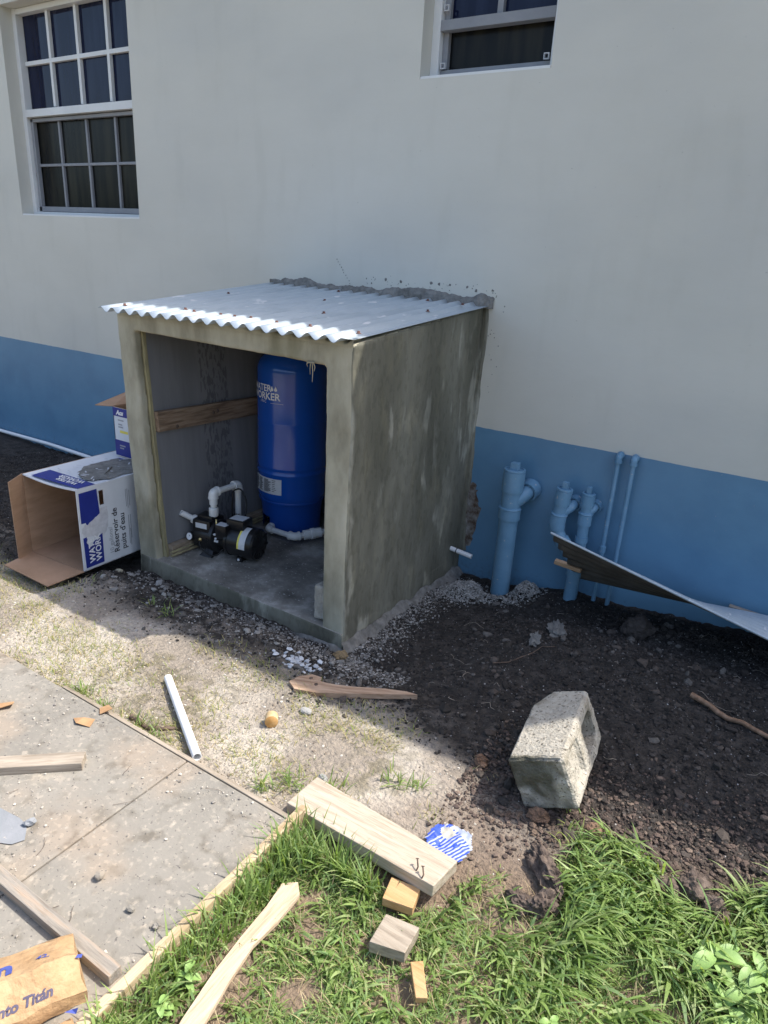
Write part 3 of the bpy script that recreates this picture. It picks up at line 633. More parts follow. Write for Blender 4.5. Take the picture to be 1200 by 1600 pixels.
for j in range(2):
    for i in range(nn+1): a = a0+(a1-a0)*i/nn; vs.append(TC+Vector(((TR+.0012)*math.cos(a), (TR+.0012)*math.sin(a), .262+.095*j)))
b.add(vs, [(i, i+1, i+nn+2, i+nn+1) for i in range(nn)]); lb = b.build('data_label', M_label, tank)
b = B()
fn = wrap(a0, .262, TR+.0020); rr = random.Random(5)
for col, wd in ((.012, .040), (.060, .04), (.108, .055), (.17, .045)):
    v = .086
    while v > .014:
        L_ = wd*rr.uniform(.55, 1) if col < .16 else wd*rr.uniform(.4, .8)
        k = 4; b.add([fn(col+L_*i/k, v-h) for h in (.0032, 0) for i in range(k+1)], [(i, i+1, i+k+2, i+k+1) for i in range(k)]); v -= .0055 if col < .16 else .011
b.build('fine_print', M_ink, lb)

# ------------------------------------------------------------------ jet pump
pa = Vector((math.cos(rad(10)), math.sin(rad(10)), 0)); ps = Vector((pa.y, -pa.x, 0)); pu = Vector((0, 0, 1))
PC = Vector((-1.395, -.905, 0))            # head end at floor
def PP(a, s, z): return PC+pa*a+ps*s+pu*z
Rp = Matrix((pa, ps, pu)).transposed()
pump = thing('water_pump', PP(.17, 0, 0), 'black electric jet pump with stickers and a pressure gauge on the hut floor', 'pump')
def pbox(a, s, z, d, name, m=M_black, bev=.006, parent=pump):
    b = B(); b.box(PP(a, s, z), d, Rp); o = b.build(name, m, parent, bevel=bev); smooth_by_angle(o, 30); return o
MC = .088
b = B(); b.lathe([(.0001, .352), (.035, .352), (.040, .349), (.070, .346), (.078, .338), (.080, .325), (.080, .272), (.076, .27), (.076, .205), (.080, .203), (.080, .19), (.060, .185)], PC+pu*MC, pa, 48); b.build('motor', M_black, pump)
for i in range(8):
    b = B(); w_ = 2*math.pi*i/8+.2; d_ = ps*math.cos(w_)+pu*math.sin(w_); c = PP(.349, 0, MC)+d_*.055
    b.box(c, (.004, .009, .030), Matrix((pa, pa.cross(d_), d_)).transposed()); b.build('vent_slot', M_rubber, pump)
b = B(); b.lathe([(.078, .10), (.084, .105), (.084, .122), (.062, .135), (.058, .165), (.070, .19)], PC+pu*MC, pa, 40); b.build('bracket', M_black, pump)
o = pbox(.052, 0, .105, (.104, .125, .145), 'pump_head', bev=.012)
b = B(); b.lathe([(.066, .0), (.071, .02), (.071, .10)], PC+pu*.085, pa, 36); b.build('volute', M_black, pump)
pbox(.055, 0, .182, (.085, .07, .018), 'head_flange', bev=.004)
pbox(.235, 0, .182, (.095, .085, .045), 'terminal_box')
pbox(.172, .048, .140, (.062, .050, .070), 'pressure_switch')
for (a, s, z, dx, dy) in ((.235, 0, .2055, .075, .06), (.172, .048, .1758, .055, .042)): pbox(a, s, z, (dx, dy, .001), 'sticker', M_label, 0)
pbox(.055, .064, .150, (.065, .0015, .026), 'sticker', M_label, 0)
b = B(); vs = []
for j in range(2):
    for i in range(13): w_ = rad(-5+i*7.5); d_ = ps*math.cos(w_)+pu*math.sin(w_); vs.append(PP(.278+.034*j, 0, MC)+d_*.0812)
b.add(vs, [(i, i+1, i+14, i+13) for i in range(12)]); b.build('sticker', M_label, pump)
b = B(); vs = []
for j in range(2):
    for i in range(13): w_ = rad(-5+i*7.5); d_ = ps*math.cos(w_)+pu*math.sin(w_); vs.append(PP(.268+.010*j, 0, MC)+d_*.0812)
b.add(vs, [(i, i+1, i+14, i+13) for i in range(12)]); b.build('warning_stripe', M_labelY, pump)
b = B(); b.hexa([PP(.05, -.06, 0), PP(.05, .085, 0), PP(.125, .085, 0), PP(.125, -.06, 0)][::-1], [PP(.08, -.03, .04), PP(.08, .05, .04), PP(.115, .05, .04), PP(.115, -.03, .04)][::-1]); b.build('foot', M_black, pump, bevel=.003)
b = B(); b.box(PP(.262, .0, .012), (.03, .11, .024), Rp); b.build('foot', M_black, pump, bevel=.003)
b = B(); b.lathe([(.0001, .005), (.006, .004), (.007, 0)], PP(.262, .056, .012), ps, 10); b.build('bolt', M_label, pump)
b = B(); b.lathe([(.020, -.02), (.021, .004), (.018, .005), (.0001, .005)], PP(-.008, .072, .085), (ps*.9-pa*.1+pu*.25), 24); g = b.build('pressure_gauge', M_black, pump)
b = B(); b.lathe([(.0175, 0), (.0001, .0003)], PP(-.008, .072, .085)+(ps*.9-pa*.1+pu*.25).normalized()*.0056, (ps*.9-pa*.1+pu*.25), 24); b.build('dial', M_inkw, g)
b = B(); q = PP(-.008, .072, .085)+(ps*.9-pa*.1+pu*.25).normalized()*.0066; b.tube([q, q+Vector((.006, 0, .008))], .0012, 4); b.build('needle', M_ink, g)
b = B(); b.lathe([(.009, -.01), (.010, .008), (.006, .012), (.0001, .013)], PP(.052, .066, .080), ps, 8); b.build('brass_nipple', M_brass, pump); b = B(); b.lathe([(.004, -.0), (.004, .03), (.0001, .03)], PP(.135, .05, .165), pu, 8); b.build('brass_nipple', M_brass, pump)
b = B(); b.tube(rpath([PP(.052, .075, .078), PP(.065, .095, .055), PP(.11, .095, .018), PP(.16, .085, .020), PP(.175, .06, .05)], .03), .0035, 8); b.build('sensing_tube', M_rubber, pump)
for (a_, z2) in ((.140, .125), (.146, .105)):
    b = B(); b.lathe([(.006, 0), (.006, .006), (.0001, .006)], PP(a_, .072, z2), ps, 8); b.build('bolt', M_label, pump)
b = B(); b.box(PP(.148, .074, .092), (.022, .004, .010), Rp); b.build('bracket_clip', M_label, pump)
b = B()
for i in range(4):
    c = PP(.135+.012*i, -.085, .125); pts = [c+ps*(.055*math.cos(t)*.6)+pu*(.055*math.sin(t))+pa*.02*math.cos(t) for t in np.linspace(0, 2*math.pi, 25)]
    b.tube(pts, .0042, 7, False)
b.tube(rpath([PP(.235, -.045, .18), PP(.22, -.09, .26), PP(.17, -.11, .315), PP(.13, -.10, .30), PP(.13, -.09, .18)], .05), .0042, 7)
cable = b.build('power_cable', M_rubber, pump)

pump.scale = (1.12, 1.12, 1.12)
def PS(a, s, z): return pump.location+(PP(a, s, z)-pump.location)*1.12
# pvc pipework
def fitting(b, p, d, r, l): d = Vector(d).normalized(); p = Vector(p); b.lathe([(r*.8, -l/2), (r, -l/2), (r, l/2), (r*.8, l/2)], p, d, 20)
def elbow(name, parent, p, d1, d2, r=.0235, arm=.032, m=M_pvc):
    p = Vector(p); d1 = Vector(d1).normalized(); d2 = Vector(d2).normalized(); b = B()
    b.tube(rpath([p+d1*arm, p, p+d2*arm], arm*.75, 7), r, 18); fitting(b, p+d1*(arm-.002), d1, r+.0025, .010); fitting(b, p+d2*(arm-.002), d2, r+.0025, .010); return b.build(name, m, parent)
suc = thing('suction_pipe', (-1.5, -.9, .17), 'short white plastic pipe running from the pump to the grey board', 'pipe')
s0 = PS(.0, .01, .145); s1 = Vector((-1.462, -1.000, .225))
b = B(); b.tube([s0, s1], .0165, 18); b.build('pipe', M_pvc, suc); b = B(); dd = (s1-s0).normalized(); b.lathe([(.019, 0), (.026, .004), (.026, .035), (.019, .045)], s0, dd, 20); b.build('adapter', M_pvc, suc)
dis = thing('discharge_pipe', PS(.07, 0, .19), 'white plastic pipe arching up from the top of the pump and back down', 'pipe')
p0_ = PS(.085, 0, .188); p1_ = Vector((p0_.x, p0_.y, .345)); p2_ = Vector((p0_.x+.0, p0_.y+.19, .345)); p3_ = Vector((p2_.x-.0, p2_.y, .02))
up = Vector((0, 0, 1)); hd = (p2_-p1_).normalized()
b = B(); b.tube([p0_, p1_-up*.02], .0165, 18); b.tube([p1_+hd*.02, p2_-hd*.02], .0165, 18); b.tube([p2_-up*.02, p3_], .0165, 18); b.build('pipe', M_pvc, dis)
b = B(); b.lathe([(.0245, 0), (.026, .003), (.026, .045), (.021, .05)], p0_, up, 20); b.build('adapter', M_pvc, dis); b = B(); fitting(b, p0_+up*.083, up, .022, .03); b.build('coupling', M_pvc, dis)
elbow('elbow', dis, p1_, -up, hd, .0255); elbow('elbow', dis, p2_, -hd, -up, .0255)
tp = thing('tank_pipe', (-1.15, -.5, .06), 'white plastic pipe bending out of the blue tank base to a coupling', 'pipe')
q0 = Vector((-1.262, -.40, .055)); q1 = Vector((-1.235, -.545, .050)); q2 = Vector((-1.045, -.535, .045)); q3 = Vector((-.90, -.30, .06))
b = B(); b.tube([q0, q1], .0165, 18); b.tube([q1, q2], .0165, 18); b.tube([q2, q3], .0165, 18); b.build('pipe', M_pvc, tp)
elbow('elbow', tp, q1, q0-q1, q2-q1, .022); elbow('elbow', tp, q2, q1-q2, q3-q2, .024)
b = B(); d_ = (q3-q2).normalized(); b.lathe([(.020, .055), (.029, .058), (.029, .10), (.033, .102), (.033, .125), (.029, .127), (.029, .165), (.02, .168)], q2, d_, 20); b.build('union_coupling', M_pvc, tp)

# ------------------------------------------------------------------ cartons
def carton(name, O, W, L_, H, ang, label, cat):
    o = thing(name, O, label, cat); return o
# big carton: opening faces -y
CO = Vector((-2.116, -1.485, -.032)); ca = rad(2.6); cx_ = Vector((math.cos(ca), math.sin(ca), 0)); cy_ = Vector((-math.sin(ca), math.cos(ca), 0))
CW, CL, CH = .432, .80, .452
def CP(a, l, h): return CO+cx_*a+cy_*l+Vector((0, 0, h))
big = thing('tank_carton', CP(CW/2, 0, 0), 'large white and blue carton lying open on its side left of the hut', 'cardboard box')
def panel(name, p, e1, e2, inn, parent, outer=M_cardw, th=.005, label=None):
    """p corner, e1,e2 edges, inn = inward unit normal; outside white, inside brown"""
    p = Vector(p); e1 = Vector(e1); e2 = Vector(e2); inn = Vector(inn).normalized()*th; b = B()
    b.add([p, p+e1, p+e1+e2, p+e2], [(0, 1, 2, 3)]); b.mi = 1; b.add([p+inn, p+e1+inn, p+e1+e2+inn, p+e2+inn], [(3, 2, 1, 0)])
    c = [p, p+e1, p+e1+e2, p+e2]
    for i in range(4): j = (i+1) % 4; b.add([c[i], c[j], c[j]+inn, c[i]+inn], [(0, 1, 2, 3)])
    return b.build(name, [outer, M_cardb], parent, label=label)
z_ = Vector((0, 0, 1))
# right panel with handle hole
def right_panel():
    b = B(); ys = [0, .130, .160, CL]; hs = [0, .335, .415, CH]
    for i in range(3):
        for j in range(3):
            if i == 1 and j == 1: continue
            a, c, e, g_ = ys[i], ys[i+1], hs[j], hs[j+1]
            b.mi = 0; b.add([CP(CW, a, e), CP(CW, c, e), CP(CW, c, g_), CP(CW, a, g_)], [(0, 1, 2, 3)])
            b.mi = 1; b.add([CP(CW-.005, a, e), CP(CW-.005, c, e), CP(CW-.005, c, g_), CP(CW-.005, a, g_)], [(3, 2, 1, 0)])
    b.mi = 0
    for (a, e, c, g_) in ((0, 0, 0, CH), (ys[1], hs[1], ys[1], hs[2]), (ys[2], hs[1], ys[2], hs[2]), (ys[1], hs[1], ys[2], hs[1]), (ys[1], hs[2], ys[2], hs[2])):
        b.add([CP(CW, a, e), CP(CW-.005, a, e), CP(CW-.005, c, g_), CP(CW, c, g_)], [(0, 1, 2, 3)])
    return b.build('side_panel', [M_cardw, M_cardb], big)
rp = right_panel()
panel('side_panel', CP(0, 0, 0), cy_*CL, z_*CH, cx_, big)
panel('bottom_panel', CP(0, 0, 0), cx_*CW, cy_*CL, z_, big)
# top panel sags toward its front edge
b = B(); nn = 14; vs = []
for j in range(9):
    for i in range(nn+1):
        u = i/nn; v = j/8; sag = -.012*math.sin(math.pi*u)*(1-v)+.012*u*(1-v)*0; vs.append(CP(CW*u, CL*v, CH+sag))
fs = [(j*(nn+1)+i, j*(nn+1)+i+1, (j+1)*(nn+1)+i+1, (j+1)*(nn+1)+i) for j in range(8) for i in range(nn)]
b.add(vs, fs); b.mi = 1; b.add([v-z_*.006 for v in vs], [f[::-1] for f in fs]); b.mi = 0
for i in range(nn): b.add([vs[i], vs[i+1], vs[i+1]-z_*.006, vs[i]-z_*.006], [(3, 2, 1, 0)])
topp = b.build('top_panel', [M_cardw, M_cardb], big)
panel('back_panel', CP(0, CL, 0), cx_*CW, z_*CH, -cy_, big)
# flaps: bottom flap on the ground, left flap swung out
b = B(); fl = [CP(.0, -.002, .004), CP(CW, -.002, .004), CP(CW+.0, -.215, .006), CP(.045, -.190, .004)]
b.mi = 1; b.add(fl, [(3, 2, 1, 0)]); b.add([q-z_*.005 for q in fl], [(0, 1, 2, 3)]); b.mi = 1
for i in range(4): j = (i+1) % 4; b.add([fl[i], fl[j], fl[j]-z_*.005, fl[i]-z_*.005], [(0, 1, 2, 3)])
b.build('flap', [M_cardw, M_cardb], big)
fd = Vector((.40, -.92, 0)).normalized()*.11; fl = [CP(0, 0, .0), CP(0, 0, .0)+fd+z_*-.01, CP(0, 0, CH)+fd-z_*.015, CP(0, 0, CH)]
# fold direction is a little outwards to the left
b = B(); b.mi = 1; nrm = Vector((fd.y, -fd.x, 0)).normalized()*.004; b.add(fl, [(0, 1, 2, 3)]); b.add([q+nrm for q in fl], [(3, 2, 1, 0)])
for i in range(4): j = (i+1) % 4; b.add([fl[i], fl[j], fl[j]+nrm, fl[i]+nrm], [(0, 1, 2, 3)])
b.build('flap', [M_cardw, M_cardb], big)
def yz_(pts, off=.0012): return [CP(CW, y+1.487-.002, z-CO.z)+cx_*off for (y, z) in pts]
poly(yz_([(-1.474, .398), (-1.366, .398), (-1.360, .262), *ragged([(-1.360, .262), (-1.440, .222), (-1.470, .24)], 5, .005, 2)[1:11]][:13])).build('printed_panel', M_inkb, rp)
poly(yz_([(-1.470, -.016), (-1.358, -.016), (-1.355, .150), (-1.375, .140), (-1.385, .118), (-1.398, .125), (-1.412, .118), (-1.425, .098), (-1.440, .092), (-1.445, .11), (-1.455, .125), (-1.448, .14), (-1.452, .156), (-1.472, .154)])).build('printed_panel', M_inkb, rp)
poly(yz_(ragged([(-1.37, .29), (-1.31, .285), (-1.31, .20), (-1.34, .135), (-1.36, .13), (-1.47, .16), (-1.475, .21), (-1.43, .235), (-1.355, .26)], 4, .005, 6), .0006)).build('torn_patch', M_torn, rp)
def sidetext(s, size, y, z0, m, bold=0, spacing=1):
    text_mesh('lettering', s, size, lambda u, v: CP(CW, (y-v)+1.485, z0-CO.z+u)+cx_*.0022, m, rp, bold=bold, spacing=spacing)
sidetext('WATE', .048, -1.412, .006, M_inkw, .0012); sidetext('WORK', .048, -1.372, .004, M_inkw, .0012)
sidetext('Réservoir de', .049, -1.255, .010, M_ink, .0004); sidetext("puits d'eau", .049, -1.208, .012, M_ink, .0004); sidetext('10 gallons/', .036, -1.292, .012, M_inkgrey)
for (y, z0, L_) in ((-1.183, .03, .17), (-1.175, .02, .10), (-1.19, .25, .10), (-1.18, .24, .11), (-1.17, .06, .14), (-1.168, .25, .09)):
    poly(yz_([(y, z0), (y+.004, z0), (y+.004, z0+L_), (y, z0+L_)], .0015)).build('fine_print', M_inkgrey, rp)
def tp_(pts, off=.0015): return [CP(a, l, CH+off) for (a, l) in pts]
poly(tp_([(.06, .012), (.42, .020), (.425, .12), (.30, .125), (.05, .13)], .0012)).build('printed_panel', M_inkb, topp)
poly(tp_(ragged([(.20, .19), (.33, .13), (.415, .20), (.42, .50), (.30, .56), (.16, .50), (.12, .33)], 5, .02, 9), .003)).build('cement_smear', M_mortar, topp)
text_mesh('lettering', 'WATER', .045, lambda u, v: CP(.36-u, .075-v, CH+.0035), M_inkw, topp, bold=.001); text_mesh('lettering', 'WORKER', .045, lambda u, v: CP(.37-u, .112-v, CH+.0035), M_inkw, topp, bold=.001)
r = random.Random(9); b = B()
for i in range(26):
    a, l = r.uniform(.10, .42), r.uniform(.12, .55); w_ = r.uniform(0, 6); L_ = r.uniform(.01, .035); d_ = cx_*math.cos(w_)+cy_*math.sin(w_); s_ = d_.cross(z_)*.004
    p = CP(a, l, CH+.0045); b.add([p-s_, p+s_, p+d_*L_+s_*.4+z_*.004, p+d_*L_-s_+z_*.002], [(0, 1, 2, 3)])
tag(b.build('torn_flakes', M_torn, topp), kind='stuff')
b = B(); b.tube([CP(.26, .36, CH+.006), CP(.34, .25, CH+.010)], .004, 6); b.build('smear_ridge', M_mortar, topp)
b = B(); b.add([CP(.14, .47, CH+.002), CP(.18, .47, CH+.002), CP(.18, .51, CH+.002), CP(.14, .51, CH+.002)], [(0, 1, 2, 3)]); b.build('printed_mark', M_inkb, topp)
# inner cardboard scraps: handle flap inside left wall
b = B(); p = CP(.20, .60, .16); poly([CP(.006, .30, .20), CP(.006, .36, .20), CP(.006, .37, .26), CP(.006, .31, .27)], (.03, 0, -.01)).build('handle_flap', mat('light_cardboard', [(.50, .34, .22), (.56, .40, .27)], 6, .8, .1), big)

# pump carton on top
O2 = Vector((-2.052, -.945, CO.z+CH+.006)); 
small = thing('pump_carton', O2+Vector((.12, .12, 0)), 'small white and blue carton with open brown flaps, standing on the larger carton', 'cardboard box')
def SP(a, l, h): return O2+Vector((a, l, h))
SW, SL, SH = .27, .30, .285
fp = panel('side_panel', SP(0, 0, 0), Vector((SW, 0, 0)), z_*SH, (0, 1, 0), small); panel('side_panel', SP(SW, 0, 0), Vector((0, SL, 0)), z_*SH, (-1, 0, 0), small)
panel('side_panel', SP(0, SL, 0), Vector((0, -SL, 0)), z_*SH, (1, 0, 0), small); panel('side_panel', SP(SW, SL, 0), Vector((-SW, 0, 0)), z_*SH, (0, -1, 0), small)
def flap(pts, th=.004):
    b = B(); b.mi = 0; pts = [Vector(q) for q in pts]; n = (pts[1]-pts[0]).cross(pts[2]-pts[0]).normalized()*th
    b.add(pts, [(0, 1, 2, 3)]); b.add([q+n for q in pts], [(3, 2, 1, 0)])
    for i in range(4): j = (i+1) % 4; b.add([pts[i], pts[j], pts[j]+n, pts[i]+n], [(0, 1, 2, 3)])
    return b.build('flap', M_cardb, small)
flap([SP(0, SL, SH), SP(SW, SL, SH), SP(SW, SL+.03, SH+.17), SP(-.10, SL+.03, SH+.17)])
flap([SP(0, 0, SH), SP(0, SL, SH), SP(-.135, SL*.8, SH+.045), SP(-.135, -.02, SH-.012)])
def fpq(a0, a1, h0, h1, m, name, off=.0012): poly([SP(a0, -off, h0), SP(a1, -off, h0), SP(a1, -off, h1), SP(a0, -off, h1)]).build(name, m, fp)
fpq(0, SW, .235, .284, M_inkb, 'printed_panel'); fpq(0, SW, .002, .095, M_inkb, 'printed_panel'); fpq(.05, .12, .14, .155, M_labelY, 'printed_mark')
text_mesh('lettering', 'Acu', .036, lambda u, v: SP(.03+u, -.0025, .246+v), M_inkw, fp, bold=.002, shear=.3)
for h, L_ in ((.21, .05), (.185, .035), (.17, .04), (.06, .05), (.045, .035)): fpq(.04, .04+L_, h, h+.008, M_inkgrey, 'fine_print', .002)

# ------------------------------------------------------------------ pipes on the wall
def cleanout(name, x, y, R, ztop, zbot, label, offset=None, wye_side=1):
    t = thing(name, (x, y, zbot), label, 'pipe', 'blue cleanout pipes')
    pts = [(x, y, zbot), (x, y, ztop-.01)] if not offset else offset
    b = B(); b.tube(rpath(pts, .05, 6), R, 28); b.build('pipe', M_pipeblue, t)
    top = Vector((x, y, ztop)) if not offset else Vector(offset[-1])
    ax = (Vector(pts[-1])-Vector(pts[-2])).normalized()
    b = B(); b.lathe([(R, -R*2.2), (R+.006, -R*2.2+.002), (R+.006, -.002), (R+.003, 0), (R-.002, .001)], top, ax, 28); b.build('collar', M_pipeblue, t)
    b = B(); b.lathe([(R+.004, 0), (R+.006, .003), (R+.005, .010), (R-.004, .012), (R-.006, .006), (.0001, .006)], top, ax, 28); s = R*.72
    pl = b.build('plug', M_pipeblue, t); b = B(); b.box(top+ax*.024, (s*1.1, s*1.1, .042)); b.build('plug_nut', M_pipeblue, pl, bevel=.003)
    mid = top-ax*(R*4.6); b = B(); b.lathe([(R, -.032), (R+.007, -.030), (R+.007, .026), (R+.010, .030), (R+.008, .036), (R, .038)], mid, ax, 28); b.build('coupling', M_pipeblue, t)
    # wye branch up into the wall
    a = mid+ax*R*.9; e = Vector((top.x+R*1.35*wye_side, .02, top.z-R*1.9)); m_ = Vector((top.x+R*1.1*wye_side, y*.72, top.z-R*2.5))
    b = B(); b.tube(rpath([a, m_, e], R, 7), R*.78, 24); fitting(b, m_.lerp(e, .5), e-m_, R+.004, R*1.1); b.build('branch', M_pipeblue, t)
    return t
cleanout('cleanout_pipe', .087, -.12, .051, .592, -.2, 'thick blue pipe with a square plug, nearest the hut and broadest of three')
cleanout('cleanout_pipe', .356, -.10, .035, .542, -.2, 'blue plugged pipe with a sideways offset bend, second from the hut', [(.470, -.10, -.2), (.472, -.10, .165), (.345, -.10, .315), (.345, -.10, .40), (.356, -.10, .542)])
cleanout('cleanout_pipe', .468, -.055, .028, .530, -.2, 'slimmest of the three plugged blue pipes, just right of the bent one')
# extra couplings on the two smaller ones
for p, d, R in (((.385, -.10, .268), (-.65, 0, .76), .041), ((.440, -.10, .203), (-.65, 0, .76), .041), ((.471, -.10, .12), (0, 0, 1), .041), ((.345, -.10, .345), (0, 0, 1), .041)): c1 = [o for o in COL.objects if o.name == 'cleanout_pipe.001'][0]; b = B(); fitting(b, p, d, R, .034); b.build('bend_collar', M_pipeblue, c1)
c2 = [o for o in COL.objects if o.name == 'cleanout_pipe.002'][0]
for z in (.29, .16):
    b = B(); fitting(b, (.468, -.055, z), (0, 0, 1), .033, .03); b.build('coupling', M_pipeblue, c2)
for x, lab in ((.578, 'left one of two slim blue water pipes running down the wall'), (.651, 'right one of two slim blue water pipes, rightmost pipe on the wall')):
    t = thing('water_pipe', (x, -.04, -.1), lab, 'pipe', 'slim blue water pipes')
    b = B(); b.tube(rpath([(x, .01, .755), (x, -.04, .755), (x, -.04, -.2)], .018, 5), .0115, 14); b.build('pipe', M_pipeblue, t)
    elbow('elbow', t, (x, -.04, .752), (0, 1, 0), (0, 0, -1), .0165, .030, M_pipeblue)
    if x < .6: b = B(); b.lathe([(.0115, -.02), (.017, -.018), (.017, .018), (.0115, .02)], (x, -.04, .26), n=14); b.build('coupling', M_pipeblue, t)
# white pipe stub at hut
t = thing('drain_stub', (-.18, -.10, .05), 'short white plastic pipe poking out of the hut beside the wall', 'pipe')
b = B(); b.tube([(-.26, -.115, .062), (-.108, -.105, .040)], .0135, 16, True); b.build('pipe', M_conduit, t); b = B(); b.lathe([(.0138, 0), (.0146, .001), (.0146, .004), (.0138, .005)], (-.205, -.1115, .054), (.99, .06, -.14), 14); b.build('ink_ring', M_ink, t)
# white pipe lying along the house base at the left
t = thing('conduit', (-4.3, -.05, -.09), 'long white plastic conduit lying on dark soil along the blue wall', 'conduit')
b = B(); b.tube([(-6.2, -.05, -.105), (-4.9, -.045, -.104), (-4.2, -.045, -.092), (-3.7, -.045, -.100), (-2.9, -.06, -.115), (-1.9, -.12, -.13)], .0155, 12); b.build('pipe', M_conduit, t)

# ------------------------------------------------------------------ leaning corrugated sheet and its sticks
SOFF = 1
M_under = mat('dull_shaded_underside', [(.075, .068, .058), (.125, .115, .10)], 8, .6, .2, 60, metal=.1)  # dull underside, its downward-facing shade also put into the colour
sheet = thing('corrugated_sheet', (.9, -.25, .1), 'twisted loose corrugated metal sheet leaning against the blue wall at the right', 'metal sheet')
A0 = Vector((.415, -.415, .422)); A1 = Vector((1.38, -.49, .243)); C0 = Vector((.493, -.065, .071)); C1 = Vector((1.37, -.05, .142))
U = 1.9; nu, nv = 60, 90; vs = []; fs = []
for i in range(nu+1):
    u = i/nu*U; a = A0.lerp(A1, u) if u <= 1 else A1+(A1-A0)*(u-1)*Vector((1, 1, .5)).x; c = C0.lerp(C1, u) if u <= 1 else C1+(C1-C0)*(u-1)
    d = (A1-A0).normalized(); nrm = (d).cross(c-a).normalized()
    for j in range(nv+1):
        v = j/nv; vs.append(a.lerp(c, v)+nrm*(.0105*math.sin(2*math.pi*v*6.3)))
for i in range(nu):
    for j in range(nv): a = i*(nv+1)+j; fs.append((a, a+1, a+nv+2, a+nv+1))
b = B(); b.add(vs, fs, True); o = b.build('sheet', [M_under, M_corr], sheet); md = o.modifiers.new('thick', 'SOLIDIFY'); md.thickness = .0016; md.offset = SOFF; md.material_offset = 1; md.material_offset_rim = 1
b = B(); b.tube([(A0+(A1-A0)*t).lerp(C0+(C1-C0)*t, -.006) for t in np.linspace(0, U, 24)], .006, 8); b.build('rolled_edge', M_corr, sheet)
def plank(name, p0, p1, wid, th, m, label, cat, group=None, up=Vector((0, 0, 1)), bev=.0025, jit=0, taper=None):
    p0 = Vector(p0); p1 = Vector(p1); d = (p1-p0).normalized(); s = d.cross(up).normalized(); n = s.cross(d)
    R = Matrix((d, s, n)).transposed(); b = B(); b.box((p0+p1)/2, ((p1-p0).length, wid, th), R)
    o = b.build(name, m, None, base=(p0+p1)/2, bevel=bev, cuts=3 if jit else 0, jitter=jit, jscale=9); tag(o, label, cat, group); return o
plank('wood_stick', (.392, -.20, .194), (.53, -.195, .182), .035, .020, woodmat('brown_stick', [(.42, .27, .16), (.56, .38, .24)], 'x'), 'small brown wooden stick poking out from under the leaning metal sheet', 'stick')
plank('wood_strip', (1.20, -.030, .138), (1.75, -.030, .10), .03, .012, M_wood_dirty, 'thin wood strip between the metal sheet and the wall at far right', 'wood strip')

# ------------------------------------------------------------------ concrete block (cored), broken edges
FTL = Vector((.770, -1.700, .158)); Wv = Vector((.90, .08, .40)).normalized(); Lv = Vector((-.17, .98, .02)); Lv = (Lv-Wv*Lv.dot(Wv)).normalized(); Nv = Wv.cross(Lv).normalized()
Wd, Ld, Hd = .180, .39, .185
def bool_obj(verts_obj, cutters):
    for c in cutters:
        m = verts_obj.modifiers.new('b', 'BOOLEAN'); m.object = c; m.operation = 'DIFFERENCE'; m.solver = 'EXACT'
    rm = verts_obj.modifiers.new('r', 'REMESH'); rm.mode = 'VOXEL'; rm.voxel_size = .0038
    dg = bpy.context.evaluated_depsgraph_get(); dg.update(); me = bpy.data.meshes.new_from_object(verts_obj.evaluated_get(dg))
    for c in cutters: bpy.data.objects.remove(c)
    bpy.data.objects.remove(verts_obj); return me
def lb(c, d):
    b = B(); b.box(c, d); me = bpy.data.meshes.new('x'); me.from_pydata([tuple(v) for v in b.v], [], b.f); o = bpy.data.objects.new('x', me); COL.objects.link(o)
    bm = bmesh.new(); bm.from_mesh(me); bmesh.ops.recalc_face_normals(bm, faces=bm.faces[:]); bmesh.ops.bevel(bm, geom=bm.edges[:], offset=.007, segments=2, affect='EDGES'); bm.to_mesh(me); bm.free(); return o
me = bool_obj(lb((Ld/2, Wd/2, -Hd/2), (Ld, Wd, Hd)), [lb((.275, Wd+.03, -Hd/2), (.125, .20, .105)), lb((.10, Wd+.045, -Hd/2), (.12, .12, .13))])
STAIN_SHADE = []  # front-face darkening: stain plus the face's shade put into the colour
for v in me.vertices:
    c = v.co; l, wv_, h = c.x, c.y, c.z
    n = mn.noise(c*28)*.003+mn.noise(c*90)*.004
    c += Vector((mn.noise(c*21+Vector((5, 0, 0))), mn.noise(c*23+Vector((0, 9, 0))), mn.noise(c*20+Vector((0, 0, 7)))))*.002
    # battered back-right corner and front bottom
    e = max(0, (l-.30)/.10)*max(0, (wv_-.08)/.11); c.x -= .010*e; c.y += .006*max(0, 1-abs(l-.28)/.1)*max(0, (-h-.08)/.1)
    if l < .02: c.x += .005*(1+2*mn.noise(Vector((0, wv_*25, h*25))))
    if l > .30 and wv_ < .06 and h > -.08: k_ = (l-.30)/.1*(1-wv_/.06); c.x -= .05*k_; c.y += .02*k_; c.z -= .01*k_
    STAIN_SHADE.append(min(1, max(0, 1.6-l/.02))*min(1, max(0, .62+1.8*mn.noise(Vector((wv_*9+3, h*9, 0)))+.6*mn.noise(Vector((wv_*30, h*30, 5)))))*.95)
    v.co = FTL+Lv*c.x+Wv*c.y+Nv*c.z+Vector((n, n, n))*.3
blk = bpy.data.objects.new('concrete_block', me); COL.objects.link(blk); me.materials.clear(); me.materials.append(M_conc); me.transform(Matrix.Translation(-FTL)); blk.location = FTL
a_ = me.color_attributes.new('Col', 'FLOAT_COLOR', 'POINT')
for i, q in enumerate(STAIN_SHADE): a_.data[i].color = (1-.78*q, 1-.77*q, 1-.80*q, 1)
for p in me.polygons: p.use_smooth = True
tag(blk, 'weathered hollow concrete block lying tilted on its side on dark soil', 'concrete block')

